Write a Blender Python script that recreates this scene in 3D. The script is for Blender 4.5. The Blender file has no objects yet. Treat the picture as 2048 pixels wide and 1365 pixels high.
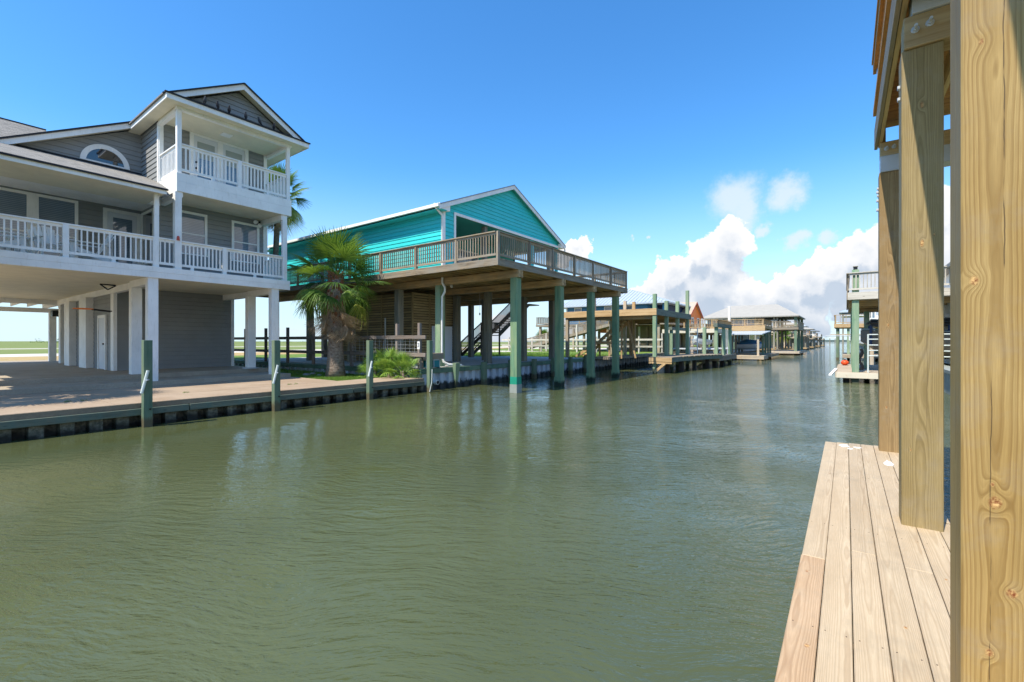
import bpy, math, random
from mathutils import Vector, Matrix, Euler, noise as mnoise
R = math.radians
sc = bpy.context.scene
rnd = random.Random(7)
# ------------------------------------------------------------------ camera
cam = bpy.data.cameras.new("camera"); co = bpy.data.objects.new("camera", cam)
sc.collection.objects.link(co); sc.camera = co
cam.sensor_width = 36; cam.lens = 16.0; cam.clip_end = 6000; cam.clip_start = .05
co.location = (0, 0, 2.0); co.rotation_euler = (R(90), 0, R(36.28))
# ------------------------------------------------------------------ sun and sky
sd = Vector((.116, .64, -1)).normalized()             # direction the sunlight travels
sl = bpy.data.lights.new("sun", 'SUN'); so = bpy.data.objects.new("sun", sl)
sc.collection.objects.link(so); so.rotation_euler = sd.to_track_quat('-Z', 'Y').to_euler()
sl.energy = 3.5; sl.angle = R(.5); sl.color = (1, .93, .80)
ELEV = math.asin(-sd.z); AZ = math.atan2(-sd.x, -sd.y)
sc.view_settings.view_transform = 'Standard'; sc.view_settings.look = 'None'
sc.view_settings.exposure = 0.95; sc.view_settings.gamma = 1; sc.view_settings.use_curve_mapping = False
sc.cycles.max_bounces = 8; sc.cycles.transparent_max_bounces = 8
wd = bpy.data.worlds.new("World"); sc.world = wd; wd.use_nodes = True

class NT:
    """small helper to wire nodes"""
    def __init__(s, tree): s.t = tree; s.n = tree.nodes; s.l = tree.links
    def new(s, typ, **kw):
        n = s.n.new(typ)
        for k, v in kw.items(): setattr(n, k, v)
        return n
    def put(s, sock, v):
        if hasattr(v, 'is_output'): s.l.new(v, sock)
        else:
            if hasattr(sock.default_value, '__len__') and not hasattr(v, '__len__'): v = [v] * len(sock.default_value)
            if hasattr(v, '__len__') and len(v) == 3 and len(sock.default_value) == 4: v = (*v, 1)
            sock.default_value = v
    def math(s, op, a, b=None, c=None, clamp=False):
        n = s.new('ShaderNodeMath', operation=op, use_clamp=clamp); s.put(n.inputs[0], a)
        if b is not None: s.put(n.inputs[1], b)
        if c is not None: s.put(n.inputs[2], c)
        return n.outputs[0]
    def vec(s, op, a, b=None, c=None):
        n = s.new('ShaderNodeVectorMath', operation=op); s.put(n.inputs[0], a)
        if b is not None:
            if op == 'SCALE': s.put(n.inputs['Scale'], b)
            else: s.put(n.inputs[1], b)
        if c is not None: s.put(n.inputs[2], c)
        return n.outputs['Value'] if op in ('LENGTH', 'DISTANCE', 'DOT_PRODUCT') else n.outputs[0]
    def noise(s, v, scale, detail=3, rough=.55, dist=0, out=0):
        n = s.new('ShaderNodeTexNoise'); s.put(n.inputs['Vector'], v)
        n.inputs['Scale'].default_value = scale; n.inputs['Detail'].default_value = detail
        n.inputs['Roughness'].default_value = rough; n.inputs['Distortion'].default_value = dist
        return n.outputs[out]
    def mix(s, f, a, b, typ='MIX'):
        n = s.new('ShaderNodeMix', data_type='RGBA', blend_type=typ); n.clamp_result = False
        s.put(n.inputs[0], f); s.put(n.inputs[6], a); s.put(n.inputs[7], b); return n.outputs[2]
    def ramp(s, f, *st):
        n = s.new('ShaderNodeValToRGB'); s.put(n.inputs[0], f); cr = n.color_ramp
        while len(cr.elements) < len(st): cr.elements.new(.5)
        for e, (p, c) in zip(cr.elements, st):
            e.position = p; e.color = (*c, 1) if hasattr(c, '__len__') else (c, c, c, 1)
        return n.outputs[0]
    def rng(s, v, a, b, c=0., d=1., smooth=False):
        n = s.new('ShaderNodeMapRange', clamp=True)
        if smooth: n.interpolation_type = 'SMOOTHSTEP'
        s.put(n.inputs[0], v)
        for i, x in zip((1, 2, 3, 4), (a, b, c, d)): n.inputs[i].default_value = x
        return n.outputs[0]
    def sep(s, v):
        n = s.new('ShaderNodeSeparateXYZ'); s.put(n.inputs[0], v); return n.outputs
    def comb(s, x, y, z):
        n = s.new('ShaderNodeCombineXYZ')
        for i, q in enumerate((x, y, z)): s.put(n.inputs[i], q)
        return n.outputs[0]

# the world: Nishita sky plus cumulus clouds given as bumpy round heads in the sky's own directions
w = NT(wd.node_tree); w.n.clear()
sky = w.new('ShaderNodeTexSky', sky_type='NISHITA'); sky.sun_disc = False
sky.sun_elevation = ELEV; sky.sun_rotation = AZ; sky.air_density = 1.0; sky.dust_density = .3; sky.ozone_density = 1.6; sky.altitude = 0
hs = w.new('ShaderNodeHueSaturation'); hs.inputs['Saturation'].default_value = 1.25; hs.inputs['Value'].default_value = 1.0
w.l.new(sky.outputs[0], hs.inputs['Color'])
D = w.vec('NORMALIZE', w.new('ShaderNodeTexCoord').outputs['Generated']); dz = w.sep(D)[2]
bg1 = w.new('ShaderNodeBackground'); skc = w.mix(w.rng(dz, 0, .36, .82, 0, True), w.mix(1., hs.outputs[0], (.60, .86, .97), 'MULTIPLY'), (2.55, 3.25, 3.85)); w.l.new(skc, bg1.inputs[0]); bg1.inputs[1].default_value = .15
# (azimuth in degrees from +Y towards -X, elevation in degrees, radius in degrees)
HEADS = [(10.4,10.9,2.9),(13.6,9.3,2.6),(16.8,7.4,2.4),(18.9,6.3,2.1),(11.6,8.9,3.0),(8.6,4.4,2.6),(12.4,6.2,3.9),(21.0,4.9,2.0),
         (16.5,4.0,3.6),(9,2.5,3.6),
         (-6.2,11.3,3.0),(-4.0,8.6,2.9),(-1.4,8.6,2.4),(.9,7.2,2.4),(3.0,6.0,2.3),(5.3,4.8,2.3),(-2.5,5.2,4.4),(-8.5,6.5,5.0),(-14,8,6),(-22,6,6),
         (4.5,2.8,3.4),(30,1.0,2.4),(27.6,11.2,1.7),(29.6,10.4,1.5),(25.5,5.4,1.4),(38,.4,3.0),(47,.0,3.2),(56,1.6,2.0),(52,3.6,1.1),(180,4,8),(150,3,7),(215,5,9),(120,2,4),(-30,7,6.5),(-40,9,7),(-52,7,8),(-65,9,8),(-78,7,8),(-92,9,8),(-106,6,8),(-120,8,7)]  # final heads, out of view towards +X, added to brighten shaded canal-facing walls
PUFFS = [(10.6,15.7,2.9),(9.2,14.4,2.2),(5.3,16.1,2.0),(4.0,10.5,1.1),(6.9,12.4,.9),(21.3,12.4,.45),(19.5,12.3,.3),(1.5,10.5,1.0),(35,2.6,1.0)]
def sdir(az, el):
    a, e = R(az), R(el); return (-math.sin(a) * math.cos(e), math.cos(a) * math.cos(e), math.sin(e))
nz = w.vec('SUBTRACT', w.noise(D, 9, 6, .62, 0, 1), (.5, .5, .5))
nz2 = w.vec('SUBTRACT', w.noise(D, 34, 7, .68, 0, 1), (.5, .5, .5))
def field(lst, P):
    acc = None
    for az, el, r in lst:
        d = w.vec('DISTANCE', P, sdir(az, el)); v = w.math('MULTIPLY_ADD', d, -1 / math.tan(R(r)), 1.0)
        acc = v if acc is None else w.math('SMOOTH_MAX', acc, v, .18)
    return acc
P1 = w.vec('ADD', w.vec('ADD', D, w.vec('SCALE', nz, .085)), w.vec('SCALE', nz2, .036))
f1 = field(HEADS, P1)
f2 = field(PUFFS, P1)
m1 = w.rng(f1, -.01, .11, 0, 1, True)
m2 = w.rng(f2, -.22, .62, 0, .82, True)
# a thin veil low over the horizon, everywhere
veil = w.noise(w.vec('MULTIPLY', D, (2.2, 2.2, 16)), 2.0, 6, .6)
vm = w.math('MULTIPLY', w.rng(veil, .42, .72, 0, .75, True), w.rng(dz, .015, .20, 1, 0, True))
# shade of the clouds: bright towards the sun side (up), grey where deep inside and low
up = w.math('SUBTRACT', f1, field(HEADS, w.vec('ADD', P1, (.004, -.01, .03))))
lum = w.rng(w.math('ADD', w.math('MULTIPLY', up, 1.2), w.math('MULTIPLY', w.sep(nz)[0], .55)), -.35, .42, 0, 1, True)
deep = w.math('MULTIPLY', w.rng(f1, .15, 1.0, 1, .45), w.rng(w.math('ADD', dz, w.math('MULTIPLY', w.sep(nz)[1], .12)), .02, .12, .62, 1))
lum = w.math('MULTIPLY', w.math('ADD', w.math('MULTIPLY', lum, .75), .25), deep, clamp=True)
ccol = w.mix(lum, (.40, .51, .66), (1.04, 1.02, 1.0))
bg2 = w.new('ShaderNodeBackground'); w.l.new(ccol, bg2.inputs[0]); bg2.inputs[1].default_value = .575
bg3 = w.new('ShaderNodeBackground'); bg3.inputs[0].default_value = (.74, .83, .94, 1); bg3.inputs[1].default_value = .58
ma = w.new('ShaderNodeMixShader'); w.l.new(w.math('MAXIMUM', m2, vm), ma.inputs[0]); w.l.new(bg1.outputs[0], ma.inputs[1]); w.l.new(bg3.outputs[0], ma.inputs[2])
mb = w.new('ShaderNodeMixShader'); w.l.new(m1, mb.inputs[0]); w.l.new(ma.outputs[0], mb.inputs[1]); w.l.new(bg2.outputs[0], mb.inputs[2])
wo = w.new('ShaderNodeOutputWorld'); w.l.new(mb.outputs[0], wo.inputs[0])

# ------------------------------------------------------------------ materials
def newmat(name, rough=.6, spec=.4):
    m = bpy.data.materials.new(name); m.use_nodes = True; t = NT(m.node_tree)
    b = m.node_tree.nodes['Principled BSDF']; b.inputs['Roughness'].default_value = rough
    b.inputs['Specular IOR Level'].default_value = spec
    return m, t, b
def bump(t, b, h, strength=.3, dist=.01):
    n = t.new('ShaderNodeBump'); n.inputs['Strength'].default_value = strength; n.inputs['Distance'].default_value = dist
    t.l.new(h, n.inputs['Height']); t.l.new(n.outputs[0], b.inputs['Normal'])
def ocoord(t):
    c = t.new('ShaderNodeTexCoord').outputs['Object']; oi = t.new('ShaderNodeObjectInfo')
    return t.vec('ADD', c, t.vec('SCALE', t.comb(oi.outputs['Random'], t.math('MULTIPLY', oi.outputs['Random'], 7.3), t.math('MULTIPLY', oi.outputs['Random'], 3.1)), 13.)), oi.outputs['Random']
def wpos(t): return t.new('ShaderNodeNewGeometry').outputs['Position']
MC = {}
def paint(name, col, rough=.55, var=.10, dirt=.25, dirtcol=(.30, .26, .18), spec=.35):
    m, t, b = newmat(name, rough, spec)
    c, rn = ocoord(t); p = wpos(t)
    n1 = t.noise(p, 1.7, 4); n2 = t.noise(t.vec('MULTIPLY', p, (6, 6, 1.2)), 3, 4, .65)
    base = t.mix(t.rng(n1, .3, .7), [q * (1 - var) for q in col], [min(1, q * (1 + var * .5)) for q in col])
    base = t.mix(t.math('MULTIPLY', t.math('SUBTRACT', rn, .5), .10), base, (.5, .5, .5)) if var > .05 else base
    base = t.mix(t.rng(n2, .56, .78, 0, dirt), base, dirtcol)
    t.put(b.inputs['Base Color'], base); bump(t, b, n2, .08, .004)
    return m
def wood(name, c1, c2, axis, grey=None, rough=.75, gs=1., stain=None, var=.25, knots=True, green=None):
    """sawn timber: fine grain along axis, streaks, small knots, weathering"""
    m, t, b = newmat(name, rough, .25)
    c, rn = ocoord(t)
    k = [38 * gs] * 3; k['xyz'.index(axis)] = 1.6 * gs
    k2 = [9 * gs] * 3; k2['xyz'.index(axis)] = .55 * gs
    g = t.noise(t.vec('MULTIPLY', c, tuple(k)), 1, 4, .6, .3); g2 = t.noise(t.vec('MULTIPLY', c, tuple(k2)), 1, 3, .6, .6)
    f = t.math('ADD', t.math('MULTIPLY', g, .55), t.math('MULTIPLY', g2, .55))
    col = t.ramp(f, (.36, c2), (.60, c1), (.85, [min(1, q * 1.12) for q in c1]))
    if knots:
        kk = [6.] * 3; kk['xyz'.index(axis)] = 2.2
        v = t.new('ShaderNodeTexVoronoi'); t.put(v.inputs['Vector'], t.vec('MULTIPLY', c, tuple(kk))); v.inputs['Scale'].default_value = 1
        col = t.mix(t.rng(v.outputs[0], .05, .13, .75, 0), col, [q * .35 for q in c2])
    if grey:
        p = wpos(t); gn = t.noise(p, 2.3, 4)
        col = t.mix(t.rng(gn, .38, .62, .15, .9), col, grey)
        col = t.mix(.5, col, t.mix(1., col, t.ramp(f, (.36, (.55,) * 3), (.62, (1.1,) * 3)), 'MULTIPLY'))
    if green:
        gn = t.noise(t.vec('MULTIPLY', wpos(t), (3, 3, .8)), 1.5, 4)
        col = t.mix(t.rng(gn, .35, .65, .1, .85), col, green)
    if stain:                      # (height, colour): wet and grown over near the water
        z = t.sep(wpos(t))[2]; zz = t.math('ADD', z, t.math('MULTIPLY', t.math('SUBTRACT', t.noise(wpos(t), 5, 4), .5), .35))
        col = t.mix(t.rng(zz, stain[0] - .07, stain[0] + .05, .93, 0), col, stain[1])
    hv = t.new('ShaderNodeHueSaturation'); t.put(hv.inputs['Color'], col)
    t.put(hv.inputs['Value'], t.rng(rn, 0, 1, 1 - var, 1 + var * .6)); t.put(b.inputs['Base Color'], hv.outputs[0])
    bump(t, b, f, .35, .004)
    return m
WOODS = {
 'weathered': dict(c1=(.36,.275,.18), c2=(.15,.105,.065), grey=(.29,.255,.205)),
 'brownbeam': dict(c1=(.55,.35,.16), c2=(.26,.15,.06), grey=(.38,.28,.16)),
 'greenpost': dict(c1=(.14,.26,.155), c2=(.04,.115,.075), green=(.23,.29,.15), stain=(.22,(.012,.018,.012)), var=.12, gs=.7),
 'greenlow':  dict(c1=(.20,.32,.19), c2=(.08,.17,.11), green=(.30,.36,.24), stain=(.30,(.05,.05,.03)), var=.15, gs=.7),
 'mooring':   dict(c1=(.12,.19,.13), c2=(.04,.10,.065), green=(.19,.23,.14), stain=(.24,(.11,.09,.05)), var=.12, gs=.7),
 'greypost':  dict(c1=(.30,.27,.185), c2=(.14,.12,.08), grey=(.24,.23,.19)),
 'tan':       dict(c1=(.55,.38,.20), c2=(.34,.21,.09)),
 'palewood':  dict(c1=(.52,.40,.27), c2=(.33,.24,.15), grey=(.46,.39,.30)),
 'slatwood':  dict(c1=(.42,.31,.15), c2=(.20,.13,.055)),
 'darkwood':  dict(c1=(.055,.042,.032), c2=(.022,.017,.013), knots=False),
 'fencewood': dict(c1=(.26,.20,.16), c2=(.11,.085,.07), grey=(.22,.19,.17)),
 'rawpine':   dict(c1=(.58,.42,.22), c2=(.38,.24,.10)),
 'orangepine':dict(c1=(.52,.28,.10), c2=(.30,.14,.05)),
 'greygreen': dict(c1=(.16,.185,.145), c2=(.06,.075,.06)),
 'bleached':  dict(c1=(.55,.50,.42), c2=(.36,.31,.25)),
 'waler':     dict(c1=(.15,.155,.11), c2=(.055,.06,.045), green=(.10,.14,.11), stain=(.15,(.03,.035,.025))),
 'wallcap':   dict(c1=(.10,.21,.14), c2=(.045,.10,.07), green=(.17,.22,.15)),
}
PAINTS = {
 'white': dict(col=(.88,.865,.82), dirt=.35, dirtcol=(.42,.36,.26)), 'ceilcream': dict(col=(.76,.70,.53), dirt=.3, dirtcol=(.40,.31,.17)),
 'grey': dict(col=(.265,.272,.265), var=.08, dirt=.1, dirtcol=(.16,.16,.15)),
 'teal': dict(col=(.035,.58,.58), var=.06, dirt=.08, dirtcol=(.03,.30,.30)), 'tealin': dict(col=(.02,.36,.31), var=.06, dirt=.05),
 'blue': dict(col=(.05,.20,.37), var=.06, dirt=.05), 'bluegrey': dict(col=(.16,.29,.38), var=.06, dirt=.05),
 'orange': dict(col=(1.,.27,.045), var=.06, dirt=.05), 'black': dict(col=(.012,.012,.014), rough=.4, var=0, dirt=0),
 'steel': dict(col=(.52,.54,.56), rough=.35, dirt=.2, dirtcol=(.35,.33,.3)), 'tanwall': dict(col=(.33,.27,.18), var=.1, dirt=.1),
 'roofmetal': dict(col=(.42,.47,.51), rough=.35, var=.05, dirt=.1, dirtcol=(.4,.42,.45)), 'roofblue': dict(col=(.30,.35,.40), rough=.4, var=.05, dirt=.1),
 'rooftan': dict(col=(.44,.36,.28), rough=.8, var=.1, dirt=.2), 'roofpale': dict(col=(.37,.345,.30), rough=.8, var=.08, dirt=.2), 'roofgrey': dict(col=(.17,.19,.21), rough=.8, var=.08, dirt=.2),
 'blind': dict(col=(.34,.38,.36), var=.05, dirt=.05), 'doorwhite': dict(col=(.70,.72,.74), var=.04, dirt=.08), 'red': dict(col=(.55,.06,.03), var=.1, dirt=.1),
 'hull': dict(col=(.16,.13,.10), rough=.3, var=.1, dirt=.1), 'hullwhite': dict(col=(.75,.76,.76), rough=.25, var=.05, dirt=.1), 'navy': dict(col=(.02,.04,.10), rough=.6, var=.1, dirt=0),
 'buoy': dict(col=(.85,.09,.02), rough=.4, var=.05, dirt=.05), 'tealbox': dict(col=(.0,.20,.23), rough=.3, var=.2, dirt=.1), 'bird': dict(col=(.035,.035,.045), rough=.5, var=.3, dirt=.1),
 'pvc': dict(col=(.62,.66,.62), rough=.35, var=.1, dirt=.3), 'boardcream': dict(col=(.66,.58,.44), var=.1, dirt=.4, dirtcol=(.5,.2,.06)),
 'concretepaint': dict(col=(.27,.29,.26), rough=.8, var=.2, dirt=.4, dirtcol=(.15,.17,.14)), 'darkshingle': dict(col=(.028,.030,.036), rough=.8, var=.2, dirt=.1), 'greenband': dict(col=(.0,.26,.16), rough=.6, var=.15, dirt=.3),
}
def roofshingle():
    m, t, b = newmat('shingle_roof', .9, .2); p = wpos(t)
    br = t.new('ShaderNodeTexBrick'); t.put(br.inputs['Vector'], t.comb(t.sep(p)[1], t.math('MULTIPLY', t.sep(p)[2], 3.0), 0))
    br.inputs['Scale'].default_value = 3.3; br.inputs['Color1'].default_value = (.13,.125,.115,1); br.inputs['Color2'].default_value = (.30,.28,.25,1)
    br.inputs['Mortar'].default_value = (.05,.048,.045,1); br.inputs['Mortar Size'].default_value = .012; br.inputs['Brick Width'].default_value = .6; br.inputs['Row Height'].default_value = .28
    n = t.noise(p, 60, 3); col = t.mix(t.rng(n, .3, .7, 0, .5), br.outputs[0], (.33,.31,.28))
    t.put(b.inputs['Base Color'], col); bump(t, b, t.math('ADD', n, br.outputs[1]), .5, .01); return m
def glass():
    m, t, b = newmat('window_glass', .03, .8); p = wpos(t)
    s = t.math('SINE', t.math('MULTIPLY', t.sep(p)[2], 105.)); col = t.mix(t.rng(s, -.3, .5), (.11,.16,.22), (.21,.27,.33))
    col = t.mix(t.rng(t.noise(p, 1.3, 2), .35, .65, 0, .6), col, (.10,.15,.20))
    t.put(b.inputs['Base Color'], col); b.inputs['Coat Weight'].default_value = .6; b.inputs['Coat Roughness'].default_value = .02; return m
def darkglass():
    m, t, b = newmat('dark_glass', .02, 1.0); b.inputs['Base Color'].default_value = (.012,.018,.03,1); b.inputs['Coat Weight'].default_value = 1; b.inputs['Coat Roughness'].default_value = .01; return m
def concrete(name, c1, c2, joints=None):
    m, t, b = newmat(name, .85, .3); p = wpos(t)
    n = t.noise(p, 1.1, 5, .6); n2 = t.noise(p, 22, 4, .6); n3 = t.noise(p, 3.7, 5, .7)
    col = t.mix(t.rng(n, .35, .65), c1, c2); col = t.mix(t.rng(n2, .35, .7, 0, .35), col, [q * .6 for q in c1])
    col = t.mix(t.rng(n3, .58, .75, 0, .5), col, [q * .55 for q in c2])
    t.put(b.inputs['Base Color'], col); bump(t, b, n2, .25, .004); return m
def groundmat(name, c1, c2, c3, s1=.35, s2=6):
    m, t, b = newmat(name, .95, .1); p = wpos(t)
    n = t.noise(p, s1, 5, .65); n2 = t.noise(p, s2, 5, .7); n3 = t.noise(t.vec('MULTIPLY', p, (.03, .012, 1)), 1, 4)
    col = t.mix(t.rng(n, .35, .65), c1, c2); col = t.mix(t.rng(n2, .4, .75, 0, .7), col, c3); col = t.mix(t.rng(n3, .4, .6, 0, .55), col, c2)
    t.put(b.inputs['Base Color'], col); bump(t, b, n2, .6, .05); return m
def leafmat(name, c1, c2, trans=.25):
    m, t, b = newmat(name, .5, .4); c, rn = ocoord(t); p = wpos(t)
    n = t.noise(p, 7, 3); col = t.mix(t.rng(n, .35, .65), c1, c2); col = t.mix(t.rng(rn, .0, 1, 0, .5), col, c2)
    t.put(b.inputs['Base Color'], col)
    tr = t.new('ShaderNodeBsdfTranslucent'); t.put(tr.inputs[0], t.mix(.5, col, (c2[0]*1.6, c2[1]*1.5, c2[2])))
    mx = t.new('ShaderNodeMixShader'); mx.inputs[0].default_value = trans * 1.5
    out = [q for q in t.n if q.type == 'OUTPUT_MATERIAL'][0]
    t.l.new(b.outputs[0], mx.inputs[1]); t.l.new(tr.outputs[0], mx.inputs[2]); t.l.new(mx.outputs[0], out.inputs[0]); return m
def sheetpile(name, c1, c2, stainz, stainc, mott=0.):
    m, t, b = newmat(name, .6, .35); p = wpos(t)
    n = t.noise(t.vec('MULTIPLY', p, (4, 4, 1)), 2, 4); col = t.mix(t.rng(n, .35, .65), c1, c2)
    n2 = t.noise(p, 14, 5, .7)
    if mott: col = t.mix(t.rng(n2, .42, .6, 0, mott), col, (.05,.055,.035))
    z = t.math('ADD', t.sep(p)[2], t.math('MULTIPLY', t.math('SUBTRACT', t.noise(p, 4, 4), .5), .5))
    col = t.mix(t.rng(z, stainz - .06, stainz + .08, .95, 0), col, stainc)
    t.put(b.inputs['Base Color'], col); bump(t, b, n2, .5, .02); return m
def barkmat(name, c1, c2, sc_=8):
    m, t, b = newmat(name, .95, .1); p = wpos(t)
    n = t.noise(t.vec('MULTIPLY', p, (1.2, 1.2, 2.5)), sc_, 5, .7); col = t.mix(t.rng(n, .35, .65), c1, c2)
    t.put(b.inputs['Base Color'], col); bump(t, b, n, 1., .05); return m
def figured(name, light, mid, dark, origin, axis, pith, spacing, knots, seed=0., cracks=()):
    """large nearby timber: growth rings about a wandering pith, cut by the flat face; knots bend the rings"""
    m, t, b = newmat(name, .62, .3); c = t.vec('ADD', t.new('ShaderNodeTexCoord').outputs['Object'], tuple(origin))
    x, y, z = t.sep(c)
    if axis == 'y': x, y, z = x, z, y
    lz = t.comb(t.math('MULTIPLY', x, .5), t.math('MULTIPLY', y, .5), t.math('ADD', t.math('MULTIPLY', z, .8), seed))
    w1 = t.math('SUBTRACT', t.noise(lz, 1.0, 2, .5), .5)
    w2 = t.math('SUBTRACT', t.noise(t.comb(t.math('MULTIPLY', x, 7), t.math('MULTIPLY', y, 7), t.math('ADD', t.math('MULTIPLY', z, 1.5), seed)), 1.0, 4, .6), .5)
    dx = t.math('SUBTRACT', x, pith[0]); dy = t.math('SUBTRACT', y, pith[1])
    r = t.math('SQRT', t.math('ADD', t.math('MULTIPLY', dx, dx), t.math('MULTIPLY', dy, dy)))
    r = t.math('ADD', r, t.math('ADD', t.math('MULTIPLY', w1, .034), t.math('MULTIPLY', w2, .006)))
    km = None
    for kx, kz, sx, sz, amp, core in knots:
        ex = t.math('DIVIDE', t.math('SUBTRACT', x, kx), sx); ez = t.math('DIVIDE', t.math('SUBTRACT', z, kz), sz)
        d2 = t.math('ADD', t.math('MULTIPLY', ex, ex), t.math('MULTIPLY', ez, ez))
        r = t.math('ADD', r, t.math('MULTIPLY', t.math('EXPONENT', t.math('MULTIPLY', d2, -1)), amp * .6))
        if core:
            q = t.math('ADD', t.math('MULTIPLY', d2, 1 / core), t.math('MULTIPLY', t.math('SUBTRACT', t.noise(c, 40, 4, .7), .5), 1.5))
            v = t.rng(q, .0, 1.0, 1, 0); km = v if km is None else t.math('MAXIMUM', km, v)
    fr = t.math('FRACT', t.math('DIVIDE', r, spacing))
    fr2 = t.math('FRACT', t.math('DIVIDE', r, spacing * .41)); ring = t.math('ADD', t.math('MULTIPLY', t.ramp(fr, (0., .0), (.45, .25), (.75, 1.), (.90, 1.), (1., 0.)), .8), t.math('MULTIPLY', t.ramp(fr2, (0., 0.), (.7, .9), (.85, 1.), (1., 0.)), .28))
    fine = t.noise(t.comb(t.math('MULTIPLY', x, 420), t.math('MULTIPLY', y, 420), t.math('MULTIPLY', z, 9)), 1, 3, .6)
    blot = t.noise(t.comb(t.math('MULTIPLY', x, 5), t.math('MULTIPLY', y, 5), t.math('ADD', t.math('MULTIPLY', z, 1.3), seed)), 1, 4, .6)
    lightc = t.mix(t.rng(blot, .35, .68), light, mid)
    col = t.mix(t.math('MULTIPLY', ring, t.rng(blot, .3, .7, .55, .95)), lightc, dark)
    col = t.mix(t.rng(fine, .35, .7, 0, .5), col, [q * .58 for q in mid])
    st = t.noise(t.comb(t.math('MULTIPLY', x, 60), t.math('MULTIPLY', y, 60), t.math('MULTIPLY', z, 1.6)), 1, 4, .65); col = t.mix(t.rng(st, .42, .68, 0, .4), col, [q * .66 for q in mid])
    dt = t.noise(c, 3.1, 5, .7); col = t.mix(t.rng(dt, .52, .72, 0, .35), col, (.30, .25, .18))
    nf = t.noise(c, 24, 4, .7)
    for cx, z0, z1, wv in cracks:
        wob = t.math('MULTIPLY', t.math('SUBTRACT', t.noise(t.comb(0, 0, t.math('MULTIPLY', z, 1)), 2.0, 4, .6), .5), .03)
        dd = t.math('ABSOLUTE', t.math('SUBTRACT', t.math('SUBTRACT', x, cx), wob))
        mk = t.math('MULTIPLY', t.rng(dd, wv * .5, wv, 1, 0), t.math('MULTIPLY', t.rng(z, z0, z0 + .1), t.rng(z, z1 - .1, z1, 1, 0)))
        mk = t.math('MULTIPLY', mk, t.rng(t.noise(t.comb(0, 3.3, z), 5, 2), .42, .5))
        col = t.mix(t.math('MULTIPLY', mk, .85), col, (.06, .035, .015))
    if km is not None:
        kc = t.mix(t.rng(t.noise(c, 70, 4, .7), .42, .62), (.20, .055, .015), (.68, .42, .16))
        col = t.mix(km, col, kc)
    oi = t.new('ShaderNodeObjectInfo'); hv = t.new('ShaderNodeHueSaturation'); t.put(hv.inputs['Color'], col); t.put(hv.inputs['Value'], t.rng(oi.outputs['Random'], 0, 1, .93, 1.05))
    t.put(b.inputs['Base Color'], hv.outputs[0]); bump(t, b, t.math('ADD', t.math('MULTIPLY', ring, .7), t.math('MULTIPLY', fine, .5)), .30, .003)
    return m
def M(kind, axis='z'):
    if kind in WOODS:
        k = kind + '_' + axis
        if k not in MC: MC[k] = wood(k, axis=axis, **WOODS[kind])
        return MC[k]
    if kind not in MC:
        if kind in PAINTS: MC[kind] = paint(kind, **PAINTS[kind])
        else: MC[kind] = SPECIAL[kind]()
    return MC[kind]
SPECIAL = {
 'shingle': roofshingle, 'glass': glass, 'darkglass': darkglass,
 'walk': lambda: concrete('walk_concrete', (.34,.245,.165), (.41,.31,.22)), 'slab': lambda: concrete('slab_concrete', (.36,.29,.21), (.43,.36,.27)),
 'slabgrey': lambda: concrete('slab_grey', (.42,.42,.40), (.52,.51,.48)), 'walkedge': lambda: concrete('walk_edge', (.20,.155,.11), (.28,.22,.15)),
 'lawn': lambda: groundmat('lawn_ground', (.08,.15,.025), (.11,.18,.035), (.16,.16,.06), 1.2, 18),
 'field': lambda: groundmat('field_grass', (.13,.20,.05), (.20,.23,.08), (.24,.23,.10), .05, 2.5),
 'lotgrass': lambda: groundmat('lot_grass', (.10,.20,.03), (.16,.24,.05), (.22,.22,.08), .5, 5),
 'drygrass': lambda: groundmat('dry_grass', (.50,.33,.15), (.42,.31,.16), (.24,.24,.09), .25, 4),
 'road': lambda: groundmat('shell_road', (.62,.56,.47), (.54,.49,.41), (.68,.63,.56), .4, 8),
 'farland': lambda: groundmat('far_land', (.10,.14,.13), (.12,.16,.15), (.09,.13,.13), .01, .05),
 'leaf': lambda: leafmat('palm_green', (.075,.155,.018), (.17,.27,.04)), 'leafdark': lambda: leafmat('palm_dark', (.035,.085,.015), (.07,.15,.02)),
 'leafyellow': lambda: leafmat('palm_yellowing', (.22,.30,.03), (.38,.38,.07)), 'leafdead': lambda: leafmat('palm_dead', (.30,.20,.12), (.48,.35,.22), .1),
 'leaflight': lambda: leafmat('young_palm', (.12,.25,.03), (.25,.38,.07)), 'grassblade': lambda: leafmat('grass_blade', (.09,.20,.02), (.18,.29,.045)),
 'bark': lambda: barkmat('palm_bark', (.16,.11,.08), (.34,.27,.21), 6), 'boots': lambda: barkmat('palm_boots', (.12,.05,.03), (.36,.17,.09), 9),
 'pile_left': lambda: sheetpile('sheet_pile_left', (.12,.115,.085), (.22,.21,.155), .10, (.008,.009,.006), .75),
 'pile_white': lambda: sheetpile('sheet_pile_white', (.42,.47,.52), (.56,.60,.64), .26, (.015,.018,.014)),
 'stone': lambda: concrete('stone', (.25,.23,.20), (.38,.36,.32)),
}
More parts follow.
